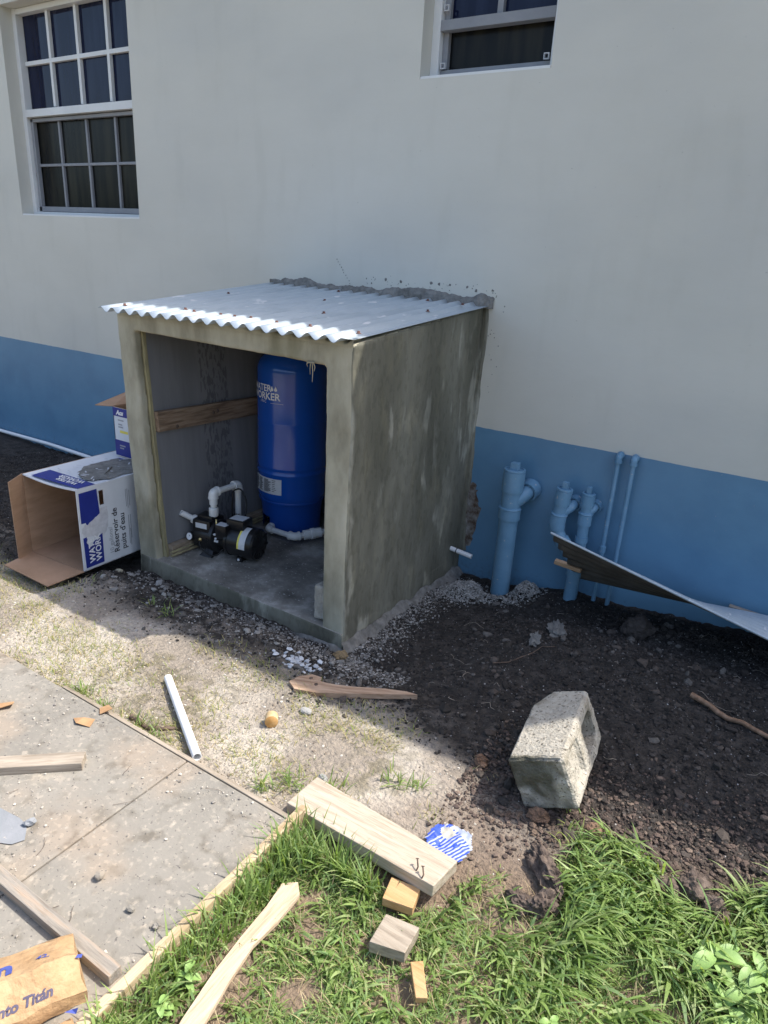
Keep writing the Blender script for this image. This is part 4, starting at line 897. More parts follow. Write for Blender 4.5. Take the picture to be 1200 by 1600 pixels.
# ------------------------------------------------------------------ rocks and clods (individual)
def rock(name, p, s, label, cat, col, group=None, seed=0, sub=4, rough=.35):
    bm = bmesh.new(); bmesh.ops.create_icosphere(bm, subdivisions=sub, radius=1)
    for v in bm.verts:
        n = v.co.normalized(); k = 1+rough*mn.noise(n*1.6+Vector((seed, 0, 0)))+rough*.5*mn.noise(n*4+Vector((0, seed, 0)))+rough*.35*mn.noise(n*9+Vector((0, seed, 0)))+rough*.10*mn.noise(n*19+Vector((0, seed, 3)))
        v.co = Vector((n.x*s[0]*k, n.y*s[1]*k, n.z*s[2]*k))
    me = bpy.data.meshes.new(name); bm.to_mesh(me); bm.free()
    o = bpy.data.objects.new(name, me); COL.objects.link(o); me.materials.append(col); o.location = p; o.rotation_euler = (random.uniform(-.3, .3), random.uniform(-.3, .3), random.uniform(0, 6)); tag(o, label, cat, group); return o
M_soilclod = mat('dark_clod', [(.035, .030, .028), (.065, .055, .050)], 30, .95, 1, 90)
M_brownclod = mat('brown_clod', [(.14, .085, .055), (.25, .16, .11)], 30, .95, 1, 90)
M_duskclod = mat('dusky_clod', [(.060, .045, .038), (.17, .13, .105)], 45, .95, 1, 90)
M_greyrock = mat('grey_stone', [(.27, .265, .255), (.36, .355, .34)], 30, .9, .6, 90)
M_scree = mat('grey_crumbled_cement', [(.13, .13, .125), (.20, .20, .19)], 30, .95, .8, 90)
def on(x, y, dz): return (x, y, gz(x, y)+dz)
rock('rock', on(.87, -.35, .04), (.075, .055, .062), 'dark angular rock on the black soil below the metal sheet', 'rock', M_soilclod, seed=3, rough=.3)
rock('rock', on(.642, -1.575, .012), (.024, .022, .020), 'small round brown rock left of the concrete block', 'rock', M_brownclod, seed=5)
rock('soil_clod', on(.895, -1.70, .012), (.034, .022, .022), 'tan clod of earth under the front of the concrete block', 'clod', M_brownclod, seed=6)
rock('soil_clod', on(1.055, -1.66, .012), (.026, .02, .02), 'small tan clod of earth right of the concrete block', 'clod', M_brownclod, seed=7)
rock('soil_clod', on(.985, -1.885, .02), (.032, .075, .032), 'long brown clod of earth between the grass and the block', 'clod', M_duskclod, seed=8, rough=.5)
rock('soil_clod', on(1.022, -1.985, .022), (.030, .042, .036), 'dark upright clod at the left edge of the tall grass', 'clod', M_duskclod, seed=9, rough=.5)
rock('soil_clod', on(.962, -2.005, .014), (.038, .028, .024), 'dark flat clod left of the upright clod, half in grass', 'clod', M_duskclod, seed=10, rough=.5)
rock('soil_clod', on(1.345, -1.70, .022), (.046, .040, .036), 'largest dark clod in the grass near the right edge', 'clod', M_duskclod, seed=11)
rock('soil_clod', on(1.405, -1.735, .018), (.036, .034, .030), 'dark clod right of the largest clod in the grass', 'clod', M_duskclod, seed=12)
rock('soil_clod', on(1.285, -1.735, .014), (.040, .026, .022), 'dark clod left of the largest clod in the grass', 'clod', M_duskclod, seed=13)
rock('stone', on(-.008, -1.714, .008), (.024, .018, .010), 'small flat pale grey stone on the dirt beside the wood disc', 'stone', M_greyrock, seed=14, rough=.12)
rock('cement_lump', (.02, -2.09, gz(.02, -2.09)+.01), (.014, .02, .014), 'pale cement lump at the upper corner of the thick plank', 'cement lump', M_greyrock, seed=15).location = (.262, -1.965, gz(.262, -1.965)+.012)
for (x, y, s, lab) in ((.56, -.56, .05, 'grey crumbled cement flake on dark soil, larger of two'), (.50, -.70, .03, 'grey crumbled cement flake on dark soil, smaller of two')):
    o = rock('cement_flake', on(x, y, .005), (s*1.6, s*.7, .010), lab, 'cement flake', M_scree, seed=x*40, rough=.9)
rock('clay_lump', on(-.195, -1.235, .015), (.040, .024, .016), 'yellowish brown clay lump at the hut front corner', 'clay lump', mat('ochre_clay', [(.16, .12, .07), (.26, .20, .12)], 30, .95, .8), seed=17)
rock('cement_lump', on(-1.31, -1.30, .008), (.030, .016, .010), 'pale cement lump on dark soil before the hut left pillar', 'cement lump', M_greyrock, seed=21)
rock('cement_lump', on(-1.56, -1.35, .008), (.026, .02, .010), 'flat yellowish chip on the soil below the carton', 'cement lump', mat('pale_chip', [(.30, .28, .21), (.40, .37, .28)], 30, .95, .6), seed=22)

# ------------------------------------------------------------------ loose wood and litter
plank('white_pipe', (-.560, -1.880, .0), (-.124, -2.140, .045), .02, .02, M_conduit, 'x', 'x')
o = [q for q in COL.objects if q.name == 'white_pipe'][0]; bpy.data.objects.remove(o)
t = thing('white_pipe', (-.34, -2.01, .02), 'loose white plastic pipe lying on the dirt with one end on the slab edge', 'pipe')
b = B(); pa_, pb_ = Vector((-.560, -1.885, gz(-.56, -1.885)+.016)), Vector((-.122, -2.142, .022)); b.tube([pa_, pb_], .0155, 20, False)
b.tube([pb_, pa_], .0125, 20, False); d_ = (pb_-pa_).normalized(); b.lathe([(.0125, 0), (.0155, 0)], pb_, d_, 20); b.lathe([(.0125, 0), (.0155, 0)], pa_, d_, 20); b.build('pipe', M_conduit, t)
# disc of wood (short cut round)
t = thing('wood_disc', (-.062, -1.835, .0), 'short yellow cut round of wood lying on its side on the dirt', 'wood round')
ax = Vector((.62, -.75, .12)).normalized(); c = Vector((-.078, -1.825, gz(-.07, -1.83)+.020)); b = B(); b.lathe([(.0001, 0), (.0235, 0), (.024, .001), (.024, .038), (.0235, .039)], c, ax, 28); b.build('bark_side', M_paleend, t); b = B(); b.lathe([(.0235, .0385), (.022, .040), (.0001, .040)], c, ax, 28); b.build('end_face', M_wax, t)
# split timber (driftwood)
def lumpy_board(name, outline, z0, th, m, label, cat, zfun=None, parent=None):
    """outline 2D in world xy (ccw), extruded th"""
    b = B(); n = len(outline); zf = zfun or (lambda x, y: z0)
    top = [(x, y, zf(x, y)+th) for x, y in outline]; bot = [(x, y, zf(x, y)) for x, y in outline]
    b.add(top, [tuple(range(n))]); b.add(bot, [tuple(range(n-1, -1, -1))])
    for i in range(n): j = (i+1) % n; b.add([bot[i], bot[j], top[j], top[i]], [(0, 1, 2, 3)])
    cx = sum(p[0] for p in outline)/n; cy = sum(p[1] for p in outline)/n
    o = b.build(name, m, parent, base=(cx, cy, zf(cx, cy)), bevel=.003)
    if not parent: tag(o, label, cat)
    return o
zd = lambda x, y: gz(-.05, -1.55)+.0+.06*(x+.17)*.35
dw = lumpy_board('split_timber', [(-.175, -1.612), (-.125, -1.640), (-.04, -1.610), (.06, -1.545), (.16, -1.478), (.285, -1.392), (.24, -1.398), (.16, -1.432), (.05, -1.495), (-.03, -1.530), (-.075, -1.540), (-.085, -1.515), (-.13, -1.520), (-.165, -1.560)], .0, .022, M_drift, 'split reddish timber tapering to a point, lying on the dirt before the hut', 'timber', zd)
for (x, y) in ((-.075, -1.568), (-.118, -1.545)):
    b = B(); b.lathe([(.009, -.001), (.008, .0012), (.0001, .0018)], (x, y, zd(x, y)+.022), (0, 0, 1), 12); kn = b.build('knot', M_darkroot, dw)
# thick pale plank with two nails
P0, P1 = Vector((.248, -2.058, .028)), Vector((.783, -2.088, .045)); pd = (P1-P0).normalized()
tp0 = thing('pine_plank', (P0+P1)/2, 'thick pale pine plank lying on the grass with two bent nails', 'plank')
b = B(); s_ = Vector((pd.y, -pd.x, 0)); tops = [P0-s_*.068, P0+s_*.072+pd*.0, P1+s_*.058-pd*.012, P1-s_*.058+pd*.0]
tops = [P0+Vector((.010, .071, 0)), P0+Vector((.002, -.072, 0)), P1+Vector((-.016, -.058, 0)), P1+Vector((.0, .055, 0))]
b.hexa([q-Vector((0, 0, .036)) for q in tops], [q+Vector((0, 0, .004)) for q in tops]); o = b.build('board', M_wood_pale, tp0, bevel=.004, cuts=4, jitter=.0025, jscale=6)
for (x, y) in ((.703, -2.128), (.728, -2.142)):
    b = B(); z = P0.z+(x-P0.x)/(P1.x-P0.x)*(P1.z-P0.z)+.004; b.tube([(x, y, z-.003), (x+.003, y+.006, z+.012), (x-.008, y+.02, z+.022)], .0022, 6); b.lathe([(.005, 0), (.005, .0015), (.0001, .0016)], (x-.008, y+.02, z+.022), (-.4, .7, .6), 8); b.build('nail', M_darkroot, tp0)
M_pkt = mat('packet_paper', [(.34, .38, .50), (.46, .49, .58)], 40, .45, .3, 60); M_cardw2 = mat('packet_beige', [(.40, .38, .32), (.46, .44, .38)], 40, .6, .2)
# blue packaging scrap
t = thing('packaging_scrap', (.71, -1.94, .01), 'torn blue and white printed packaging scrap tucked beside the pine plank', 'packaging')
zz = lambda x, y: gz(.71, -1.93)+.022+.015*math.sin((x-.65)*18)
pk = [(.650, -1.978), (.657, -1.915), (.705, -1.888), (.762, -1.896), (.783, -1.937), (.776, -1.998), (.70, -2.02)]
O_ = Vector((.652, -1.93)); U_ = Vector((.92, -.38)); V_ = Vector((.38, .92))       # U runs along the packet, V across
N1, N2 = 26, 16; V3 = []; 
def inside(px_, py_):
    c = False
    for i in range(len(pk)):
        (x1, y1), (x2, y2) = pk[i], pk[i-1]
        if (y1 > py_) != (y2 > py_) and px_ < (x2-x1)*(py_-y1)/(y2-y1)+x1: c = not c
    return c
def zpk(x, y): return gz(.715, -1.93)+.020+.010*mn.noise(Vector((x*22, y*22, 1)))+.004*mn.noise(Vector((x*70, y*70, 4)))
W = B(); Bl = B(); Gy = B(); rp_ = random.Random(3); h = .0052
for i in range(-2, 34):
    for j in range(-16, 20):
        cs = [O_+U_*(h*(i+a))+V_*(h*(j+c)) for a, c in ((0, 0), (1, 0), (1, 1), (0, 1))]; m_ = O_+U_*(h*(i+.5))+V_*(h*(j+.5))
        if not inside(m_.x, m_.y): continue
        q = [Vector((p.x, p.y, zpk(p.x, p.y))) for p in cs]
        pn = mn.noise(Vector((m_.x*34, m_.y*34, 9))); beige = (Vector((m_.x, m_.y))-Vector((.700, -1.925))).length < .020+.006*pn
        tgt = Gy if beige else (Bl if (i < 3 or (4 <= i < 6) or (i % 2 == 0 and j < 9+4*pn) or (pn > .25 and j < 3)) else W)
        tgt.add(q, [(0, 1, 2, 3)]); W.add([p-z_*.002 for p in q], [(3, 2, 1, 0)])
pp = W.build('paper', M_pkt, t); Bl.build('blue_print', M_inkblight, pp); Gy.build('beige_print', M_cardw2, pp)
# offcuts
def off(name, corners, z, th, m, label):
    b = B(); b.hexa([Vector((x, y, z)) for x, y in corners], [Vector((x, y, z+th)) for x, y in corners]); c = corners[0]
    o = b.build(name, m, None, base=(c[0], c[1], z), bevel=.002); tag(o, label, 'wood offcut', 'sawn offcuts on the grass'); return o
off('wood_offcut', [(.660, -2.225), (.742, -2.205), (.728, -2.140), (.645, -2.155)], -.015, .028, M_wood_orange, 'fresh orange pine offcut touching the thick plank')
off('wood_offcut', [(.702, -2.350), (.790, -2.325), (.785, -2.245), (.695, -2.262)], -.018, .036, M_wood_grey, 'square greyish offcut just below the orange offcut')
off('wood_offcut', [(.862, -2.395), (.885, -2.380), (.832, -2.308), (.808, -2.328)], -.012, .018, M_wood_orange, 'small narrow splintered offcut lowest in the grass')
# long thin lath in the grass
lumpy_board('wood_lath', [(.418, -2.345), (.450, -2.318), (.478, -2.345), (.482, -2.44), (.476, -2.52), (.492, -2.62), (.515, -2.72), (.56, -2.86), (.51, -2.87), (.468, -2.74), (.446, -2.62), (.436, -2.52), (.430, -2.42)], .0, .012, woodmat('pink_pine', [(.46, .33, .225), (.55, .42, .30), (.60, .48, .37)], 'y'), 'long thin split wooden lath lying in the grass beside the slab edge', 'lath', lambda x, y: .004)
# slab form boards
def form(name, bot, top, m, lab):
    b = B(); b.hexa(bot, top); o = b.build(name, m, None, base=bot[0], bevel=.003, cuts=6, jitter=.0025, jscale=7); tag(o, lab, 'form board', 'timber boards edging the slab'); return o
form('form_board', [(.308, -3.75, -.10), (.345, -3.75, -.10), (.318, -2.13, -.10), (.294, -2.13, -.10)][::1], [(.308, -3.75, .040), (.338, -3.75, .040), (.322, -2.115, .046), (.299, -2.120, .046)], M_wood_new, 'long yellow pine board on edge along the right side of the slab')
form('form_board', [(-.80, -2.176, -.06), (.292, -2.176, -.06), (.292, -2.160, -.06), (-.80, -2.160, -.06)], [(-.80, -2.176, .029), (.292, -2.176, .031), (.292, -2.160, .031), (-.80, -2.160, .027)], M_wood_grey, 'thin brown board along the far edge of the slab')
plank('loose_board', (-.95, -2.895, .045), (-.372, -2.382, .045), .055, .030, M_wood_diag, 'flat weathered board lying on the slab at the left', 'board')
plank('loose_board', (-.60, -2.775, .046), (.29, -2.768, .046), .034, .032, M_wood_dirty, 'dirty cement stained board on the slab behind the paper bags', 'board')
# rotate of second is implied by end points; scraps
def scrap(pts, lab, h=.012):
    b = B(); n = len(pts); V = [Vector(p) for p in pts]; b.add(V, [tuple(range(n))]); b.add([v-Vector((0, 0, .0025)) for v in V], [tuple(range(n-1, -1, -1))])
    for i in range(n): j = (i+1) % n; b.add([V[i], V[j], V[j]-Vector((0, 0, .0025)), V[i]-Vector((0, 0, .0025))], [(3, 2, 1, 0)])
    o = b.build('cardboard_scrap', mat('orange_scrap', [(.38, .22, .11), (.48, .30, .16)], 20, .8, .3), None, base=pts[0]); tag(o, lab, 'scrap', 'brown scraps on the slab')
scrap([(-.90, -2.40, .034), (-.86, -2.42, .036), (-.815, -2.355, .050), (-.84, -2.335, .038)], 'brown scrap on the slab at the far left')
scrap([(-.575, -2.178, .036), (-.545, -2.200, .036), (-.520, -2.165, .050), (-.555, -2.155, .045)], 'brown scrap at the far edge of the slab')
scrap([(-.60, -2.265, .034), (-.565, -2.280, .040), (-.515, -2.262, .034), (-.53, -2.230, .040), (-.56, -2.25, .046)], 'crumpled brown scrap in the middle of the slab beyond the board')
rock('cement_lump', (.03, -2.62, .042), (.014, .012, .010), 'pale cement lump on the slab near its middle', 'cement lump', M_slab, seed=31, sub=2)
rock('cement_lump', (.172, -2.635, .038), (.012, .009, .007), 'small pale cement lump on the slab toward the bags', 'cement lump', M_slab, seed=32, sub=2)
rock('cement_lump', (.26, -2.63, .037), (.010, .010, .006), 'small pale cement lump on the slab nearest the form board', 'cement lump', M_slab, seed=33, sub=2)
rock('blue_grey_stone', (-.28, -2.62, .040), (.018, .012, .010), 'blue-grey stone on the slab at the left edge', 'stone', M_bluegrey, seed=34, sub=2)
b = B(); n = 11; pts = ragged([(-.60, -2.86), (-.27, -2.70), (-.235, -2.655), (-.33, -2.62), (-.60, -2.68)], 3, .008, 4); poly([(x, y, .0335) for x, y in pts]).build('cement_patch', M_bluegrey, slab, label='smooth bluish cement patch')

# cement bags
M_bagink = mat('bag_blue_ink', [(.06, .08, .30), (.08, .11, .36)], 20, .6, 0); M_bagink2 = mat('bag_dark_ink', [(.10, .09, .14), (.13, .12, .18)], 20, .6, 0)
bd = Vector((.42, .907, 0)).normalized(); bs = Vector((bd.y, -bd.x, 0))
def bag(name, tip, prof, L_, label, seed):
    """prof: (side, z) cross-section points from back-bottom over the top to front-bottom"""
    tip = Vector(tip); t = thing(name, tip, label, 'paper bag', 'empty cement bags')
    n = 26; k = len(prof); vs = []; fs = []; q = 5
    P = []
    for i in range(k-1):
        for j in range(q): a, c = prof[i], prof[i+1]; P.append((a[0]+(c[0]-a[0])*j/q, a[1]+(c[1]-a[1])*j/q))
    P.append(prof[-1]); m = len(P)
    for i in range(n+1):
        u = i/n; sc = 1-.30*max(0, 1-u*9)
        for (s, z) in P:
            p = tip-bd*(L_*u)+bs*s+Vector((0, 0, z*sc)); j_ = Vector(mn.noise_vector(p*11+Vector((seed, 0, 0))))*.011+Vector(mn.noise_vector(p*32))*.0045; vs.append(p+j_)
    for i in range(n):
        for j in range(m-1): a = i*m+j; fs.append((a, a+1, a+m+1, a+m))
    b = B(); b.add(vs, fs); b.add(vs[:m], [tuple(range(m-1, -1, -1))]); o = b.build('paper', M_kraft, t); smooth_by_angle(o, 25)
    return t, o, tip
t1, o1, tip1 = bag('cement_bag', (.200, -2.800, .033), [(-.10, .0), (-.055, .062), (.032, .105), (.085, .045), (.090, .002)], .62, 'crumpled brown paper cement bag, upper one at the bottom left', 1)
t2, o2, tip2 = bag('cement_bag', (.262, -2.862, .033), [(.02, .0), (.035, .030), (.085, .050), (.118, .028), (.122, .001)], .62, 'crumpled brown paper cement bag, lower one under the other bag', 2)
from mathutils.bvhtree import BVHTree
def on_surface(o, name, s, size, P_, U_, V_, N_, m, parent, bold=0, shear=0):
    me = o.data; bv = BVHTree.FromPolygons([v.co+origin(o) for v in me.vertices], [p.vertices[:] for p in me.polygons]); N_ = Vector(N_).normalized()
    def fn(u, v):
        p = P_+U_*u+V_*v; h = bv.ray_cast(p+N_*.12, -N_); return (h[0]+N_*.0016) if h[0] else p
    return text_mesh(name, s, size, fn, m, parent, bold=bold, shear=shear)
fN = Vector((bs.x*.75, bs.y*.75, .66)); fV = (Vector((0, 0, 1))-fN.normalized()*fN.normalized().z).normalized()
on_surface(o1, 'lettering', 'Cemento Titán', .028, tip1-bd*.232+bs*.072+Vector((0, 0, .052)), bd, fV, fN, M_bagink2, o1, .001, .25)
tN = Vector((-bs.x*.45, -bs.y*.45, .9)); tV = (-bs-tN.normalized()*(-bs).dot(tN.normalized())).normalized()
on_surface(o1, 'lettering', 'Titan', .072, tip1-bd*.275+bs*.012+Vector((0, 0, .1)), bd, tV, tN, M_bagink, o1, .003, .1)
on_surface(o1, 'lettering', '42.', .022, tip1-bd*.080+bs*.006+Vector((0, 0, .1)), bd, tV, tN, M_bagink, o1, .0006, .2)
b = B(); p = tip1+bs*.03+Vector((0, 0, .082)); b.add([p, p+bd*.010+bs*.004, p+bd*.006+bs*.012, p-bd*.006+bs*.009+Vector((0, 0, .004))], [(0, 1, 2, 3)]); b.build('torn_corner', M_bagink, t1)
b = B(); p = tip2+bs*.035+Vector((0, 0, .040)); b.add([p, p+bd*.012+bs*.010+z_*.010, p+bd*.006+bs*.014, p-bd*.015+bs*.004+z_*.008], [(0, 1, 2, 3)]); b.build('torn_corner', M_bagink, t2)

# twigs and roots
def twig(name, pts, r, m, label, cat, group=None, n=7):
    P = [Vector(p) for p in pts]; Q = []
    for i in range(len(P)-1):
        for j in range(4): q = P[i].lerp(P[i+1], j/4); Q.append(q+Vector(mn.noise_vector(q*25))*r*1.2)
    Q.append(P[-1]); b = B(); b.tube(Q, [r*(1-.45*i/len(Q))*(1+.25*mn.noise(Vector((i*.9, r*100, 0)))) for i in range(len(Q))], n)
    o = b.build(name, m, None, base=P[0]); tag(o, label, cat, group); return o
def G_(x, y, dz=.006): return (x, y, gz(x, y)+dz)
twig('stick', [G_(1.178, -.812, .028), G_(1.32, -.86, .02), G_(1.50, -.915, .015), G_(1.62, -.95, .01)], .011, mat('brown_bark', [(.17, .10, .06), (.32, .21, .14)], 50, .85, .6), 'brown stick lying on dark soil at the right edge', 'stick')
twig('root', [G_(-.49, -2.115), G_(-.44, -2.12), G_(-.38, -2.118), G_(-.335, -2.085), G_(-.30, -2.06)], .011, M_darkroot, 'dark crooked root beside the slab left of the white pipe', 'root')
rr = random.Random(21); b = B()
for i in range(52):
    if i < 30: x, y = rr.uniform(.1, 1.6), rr.uniform(-1.35, -.15)
    else: x, y = rr.uniform(-1.5, .3), rr.uniform(-1.6, -1.22)
    a = rr.uniform(0, 6.28); L_ = rr.uniform(.02, .2)*rr.uniform(.4, 1); pts = []
    for k in range(6):
        pts.append(Vector(G_(x, y, .004+.006*math.sin(k)))); a += rr.uniform(-1.0, 1.0); x += math.cos(a)*L_/5; y += math.sin(a)*L_/5
        if y > -.02: y = -.02
    b.tube(pts, [rr.uniform(.0004, .0013)]*6, 4)
tag(b.build('fine_roots', M_root), 'thin pale roots scattered over the dark soil', 'roots', kind='stuff')
twig('root', [G_(.42, -.98), G_(.47, -.93), G_(.53, -.80), G_(.55, -.74), G_(.60, -.72)], .003, M_darkroot, 'thin curved dark root on the soil behind the concrete block', 'root')
b = B()   # twiggy bits and wire on the slab
for i in range(16):
    x, y = rr.uniform(-.9, .27), rr.uniform(-2.85, -2.2); a = rr.uniform(0, 6.28); L_ = rr.uniform(.02, .07); P = []
    for k in range(5): P.append((x, y, .0325+.001*k)); a += rr.uniform(-.5, .5); x += math.cos(a)*L_/4; y += math.sin(a)*L_/4
    b.tube(P, .0006, 4)
tag(b.build('dry_stalks', M_darkroot), 'thin dry stalks scattered on the concrete slab', 'dry stalks', kind='stuff')

# ------------------------------------------------------------------ scattered stones (stuff)
def ico(sub):
    bm = bmesh.new(); bmesh.ops.create_icosphere(bm, subdivisions=sub, radius=1); v = np.array([q.co[:] for q in bm.verts]); f = np.array([[w_.index for w_ in q.verts] for q in bm.faces]); bm.free(); return v, f
I1, F1 = ico(1)
def scatter(name, xs, ys, sizes, cols, zoff, label, cat, flat=.7, zs=None, m=M_stone):
    n = len(xs); z = gheight(xs, ys) if zs is None else zs
    ang = rng.uniform(0, 6.28, n); ca_, sa = np.cos(ang), np.sin(ang)
    sc = sizes[:, None]*rng.uniform(.6, 1.3, (n, 3)); sc[:, 2] *= flat
    P = I1[None]*sc[:, None, :]*rng.uniform(.62, 1.3, (n, len(I1), 1))
    x = P[..., 0]*ca_[:, None]-P[..., 1]*sa[:, None]; y = P[..., 0]*sa[:, None]+P[..., 1]*ca_[:, None]
    V = np.stack([x+xs[:, None], y+ys[:, None], P[..., 2]+(z+sizes*zoff)[:, None]], -1).reshape(-1, 3)
    Fm = (F1[None]+(np.arange(n)*len(I1))[:, None, None]).reshape(-1, 3)
    o = npmesh(name, V, Fm, np.repeat(cols, len(I1), 0), m); tag(o, label, cat, kind='stuff'); return o
def pal(n, cs, j=.2):
    cs = np.array(cs); c = cs[rng.integers(0, len(cs), n)]; return c*rng.uniform(1-j, 1+j, (n, 1))
# dark soil crumbs
n = 68000; xs_ = rng.uniform(-4.2, 2.5, n); ys_ = rng.uniform(-1.95, -.02, n); s_ = soilness(xs_, ys_)
keep = (rng.uniform(0, 1, n) < s_) & ~((xs_ > -1.66) & (xs_ < -.24) & (ys_ > -1.18)) & ~((xs_ > -2.12) & (xs_ < -1.66) & (ys_ > -1.5))
xs_, ys_ = xs_[keep], ys_[keep]; n = len(xs_); sz = .0020+.0065*rng.random(n)**4; sz *= 1+.35*(xs_ > .6); bz_ = ss(-1.5, -1.72, ys_)*ss(.5, .85, xs_)
c = pal(n, [(.036, .032, .029), (.056, .048, .043), (.028, .025, .023), (.075, .066, .060)]); c = c*(1-bz_[:, None])+pal(n, [(.12, .085, .065), (.09, .066, .052), (.16, .115, .085)])*bz_[:, None]
sz *= 1+.2*bz_
scatter('soil_crumbs', xs_, ys_, sz, c, .3, 'loose dark crumbs of dug soil', 'soil')
# pale specks in the dark soil
n = 16000; xs_ = rng.uniform(-4.2, 2.5, n); ys_ = rng.uniform(-1.7, -.03, n); keep = (rng.uniform(0, 1, n) < soilness(xs_, ys_)) & ~((xs_ > -1.66) & (xs_ < -.24) & (ys_ > -1.18)) & ~((xs_ > -2.12) & (xs_ < -1.66) & (ys_ > -1.5)); xs_, ys_ = xs_[keep], ys_[keep]; n = len(xs_)
scatter('pale_specks', xs_, ys_, .0009+.0026*rng.random(n)**3, pal(n, [(.24, .23, .22), (.14, .13, .125), (.10, .095, .09), (.45, .43, .41)]), .5, 'tiny pale stones mixed in the dark soil', 'stones')
# dense brown clods right
n = 24000; xs_ = rng.uniform(.62, 2.5, n); ys_ = rng.normal(-1.62, .13, n)+.10*ss(1.1, 1.6, xs_); keep = ys_ < -1.2; xs_, ys_ = xs_[keep], ys_[keep]; n = len(xs_)
scatter('brown_clods', xs_, ys_, .0014+.0085*rng.random(n)**6, pal(n, [(.13, .095, .078), (.10, .074, .062), (.16, .12, .095), (.075, .058, .05)]), .35, 'crumbly brown clods along the edge of the soil heap', 'clods')
n = 2000; x = rng.uniform(-.1, 2.4, n); y = rng.uniform(-1.75, -.05, n); k = (rng.random(n) < soilness(x, y)*(.15+ss(.45, .62, fbm(x*3.5, y*3.5, 3, 88)))) & (x > -.15); x, y = x[k], y[k]; n = len(x)
scatter('mixed_clods', x, y, .006+.020*rng.random(n)**3.5, pal(n, [(.040, .035, .031), (.060, .052, .046), (.085, .070, .060), (.12, .11, .10)], .2), .15, 'larger dark clods lying in the dug soil', 'clods', flat=.75)
# gravel heap beside the drain stub, and second by the big pipe
def heap(cx, cy, rx, ry, h, n):
    a = rng.uniform(0, 6.28, n); q = np.sqrt(rng.uniform(0, 1, n))*(.75+.6*fbm(np.cos(a)*2+cx*9, np.sin(a)*2, 2, 5)); q = np.where(rng.random(n) < .15, q*1.4, q); x = cx+rx*q*np.cos(a); y = cy+ry*q*np.sin(a); return x, y, gheight(x, y)+h*np.clip(1-q**1.6, 0, 1)*(.35+1.1*fbm(x*16, y*16, 3, 7))
X_, Y_, Z_ = [], [], []
for (cx, cy, rx, ry, h, n) in ((-.075, -.24, .115, .135, .065, 2600), (.235, -.115, .075, .085, .09, 1300), (.08, -.24, .16, .06, .02, 500)):
    x, y, z = heap(cx, cy, rx, ry, h, n); k = y < -.01; X_.append(x[k]); Y_.append(y[k]); Z_.append(z[k])
X_, Y_, Z_ = map(np.concatenate, (X_, Y_, Z_)); n = len(X_)
scatter('gravel_heap', X_, Y_, .0030+.0035*rng.random(n), pal(n, [(.30, .295, .28), (.22, .215, .20), (.38, .37, .35)], .25), .3, 'small heaps of grey gravel against the blue wall', 'gravel', zs=Z_)
# gravel band along hut right side and front
X_, Y_ = [], []
n = 2600; y = rng.uniform(-1.35, -.25, n); x = -.21+np.abs(rng.normal(0, .075, n))+.03*ss(-.6, -1.2, y); X_.append(x); Y_.append(y)
n = 5200; x = rng.uniform(-1.62, .15, n); y = -1.19-np.abs(rng.normal(0, .16, n)); k = rng.random(n) < (.25+.75*ss(-1.3, -.5, x)); X_.append(x[k]); Y_.append(y[k])
X_, Y_ = map(np.concatenate, (X_, Y_)); n = len(X_)
scatter('spilled_gravel', X_, Y_, .0024+.0052*rng.random(n)**2, pal(n, [(.26, .25, .235), (.17, .165, .155), (.36, .35, .33), (.12, .11, .10)], .25), .3, 'spilled grey gravel along the foot of the hut', 'gravel')
# larger debris chunks in front of hut
n = 150; x = rng.uniform(-1.5, .05, n); y = -1.22-np.abs(rng.normal(0, .14, n)); scatter('cement_crumbs', x, y, .008+.014*rng.random(n)**2, pal(n, [(.22, .215, .20), (.30, .29, .27), (.13, .12, .11)], .2), .25, 'broken cement crumbs before the hut', 'rubble', flat=.55)
n = 46; x = rng.normal(-.245, .065, n); y = rng.normal(-1.475, .032, n); scatter('white_flakes', x, y, .006+.010*rng.random(n), pal(n, [(.55, .57, .60), (.45, .48, .52)], .15), .45, 'whitish plaster flakes on the soil near the hut corner', 'plaster flakes', flat=.35)
# dry dirt pebbles
n = 9000; x = rng.uniform(-2.2, 1.1, n); y = rng.uniform(-2.2, -1.35, n); k = (rng.random(n) < (1-soilness(x, y))*(.15+.7*ss(.5, .6, fbm(x*3, y*3, 3, 44)))) & ~((x < .31) & (y < -2.15)); x, y = x[k], y[k]; n = len(x)
scatter('dirt_pebbles', x, y, .0013+.0045*rng.random(n)**3, pal(n, [(.46, .42, .35), (.36, .31, .25), (.55, .51, .45), (.22, .18, .14)], .2), .3, 'small pebbles on the dry tan dirt', 'pebbles')
# crumbs on slab
n = 6500; x = rng.uniform(-1.3, .29, n); y = rng.uniform(-3.0, -2.19, n); k = rng.random(n) < .15+ss(.5, .62, fbm(x*4, y*4, 3, 64)); x, y = x[k], y[k]; n = len(x)
scatter('slab_crumbs', x, y, .0008+.0042*rng.random(n)**7, pal(n, [(.50, .46, .40), (.38, .35, .31), (.58, .52, .45), (.22, .20, .18)], .2), .4, 'crumbs of cement scattered on the slab', 'crumbs', zs=np.full(n, .031))
n = 500; x = rng.uniform(-1.42, -.36, n); y = rng.uniform(-1.14, -.1, n)
scatter('floor_crumbs', x, y, .0010+.0025*rng.random(n)**3, pal(n, [(.45, .44, .42), (.2, .2, .19)], .2), .4, 'crumbs of cement on the hut floor', 'crumbs', zs=np.full(n, .004))

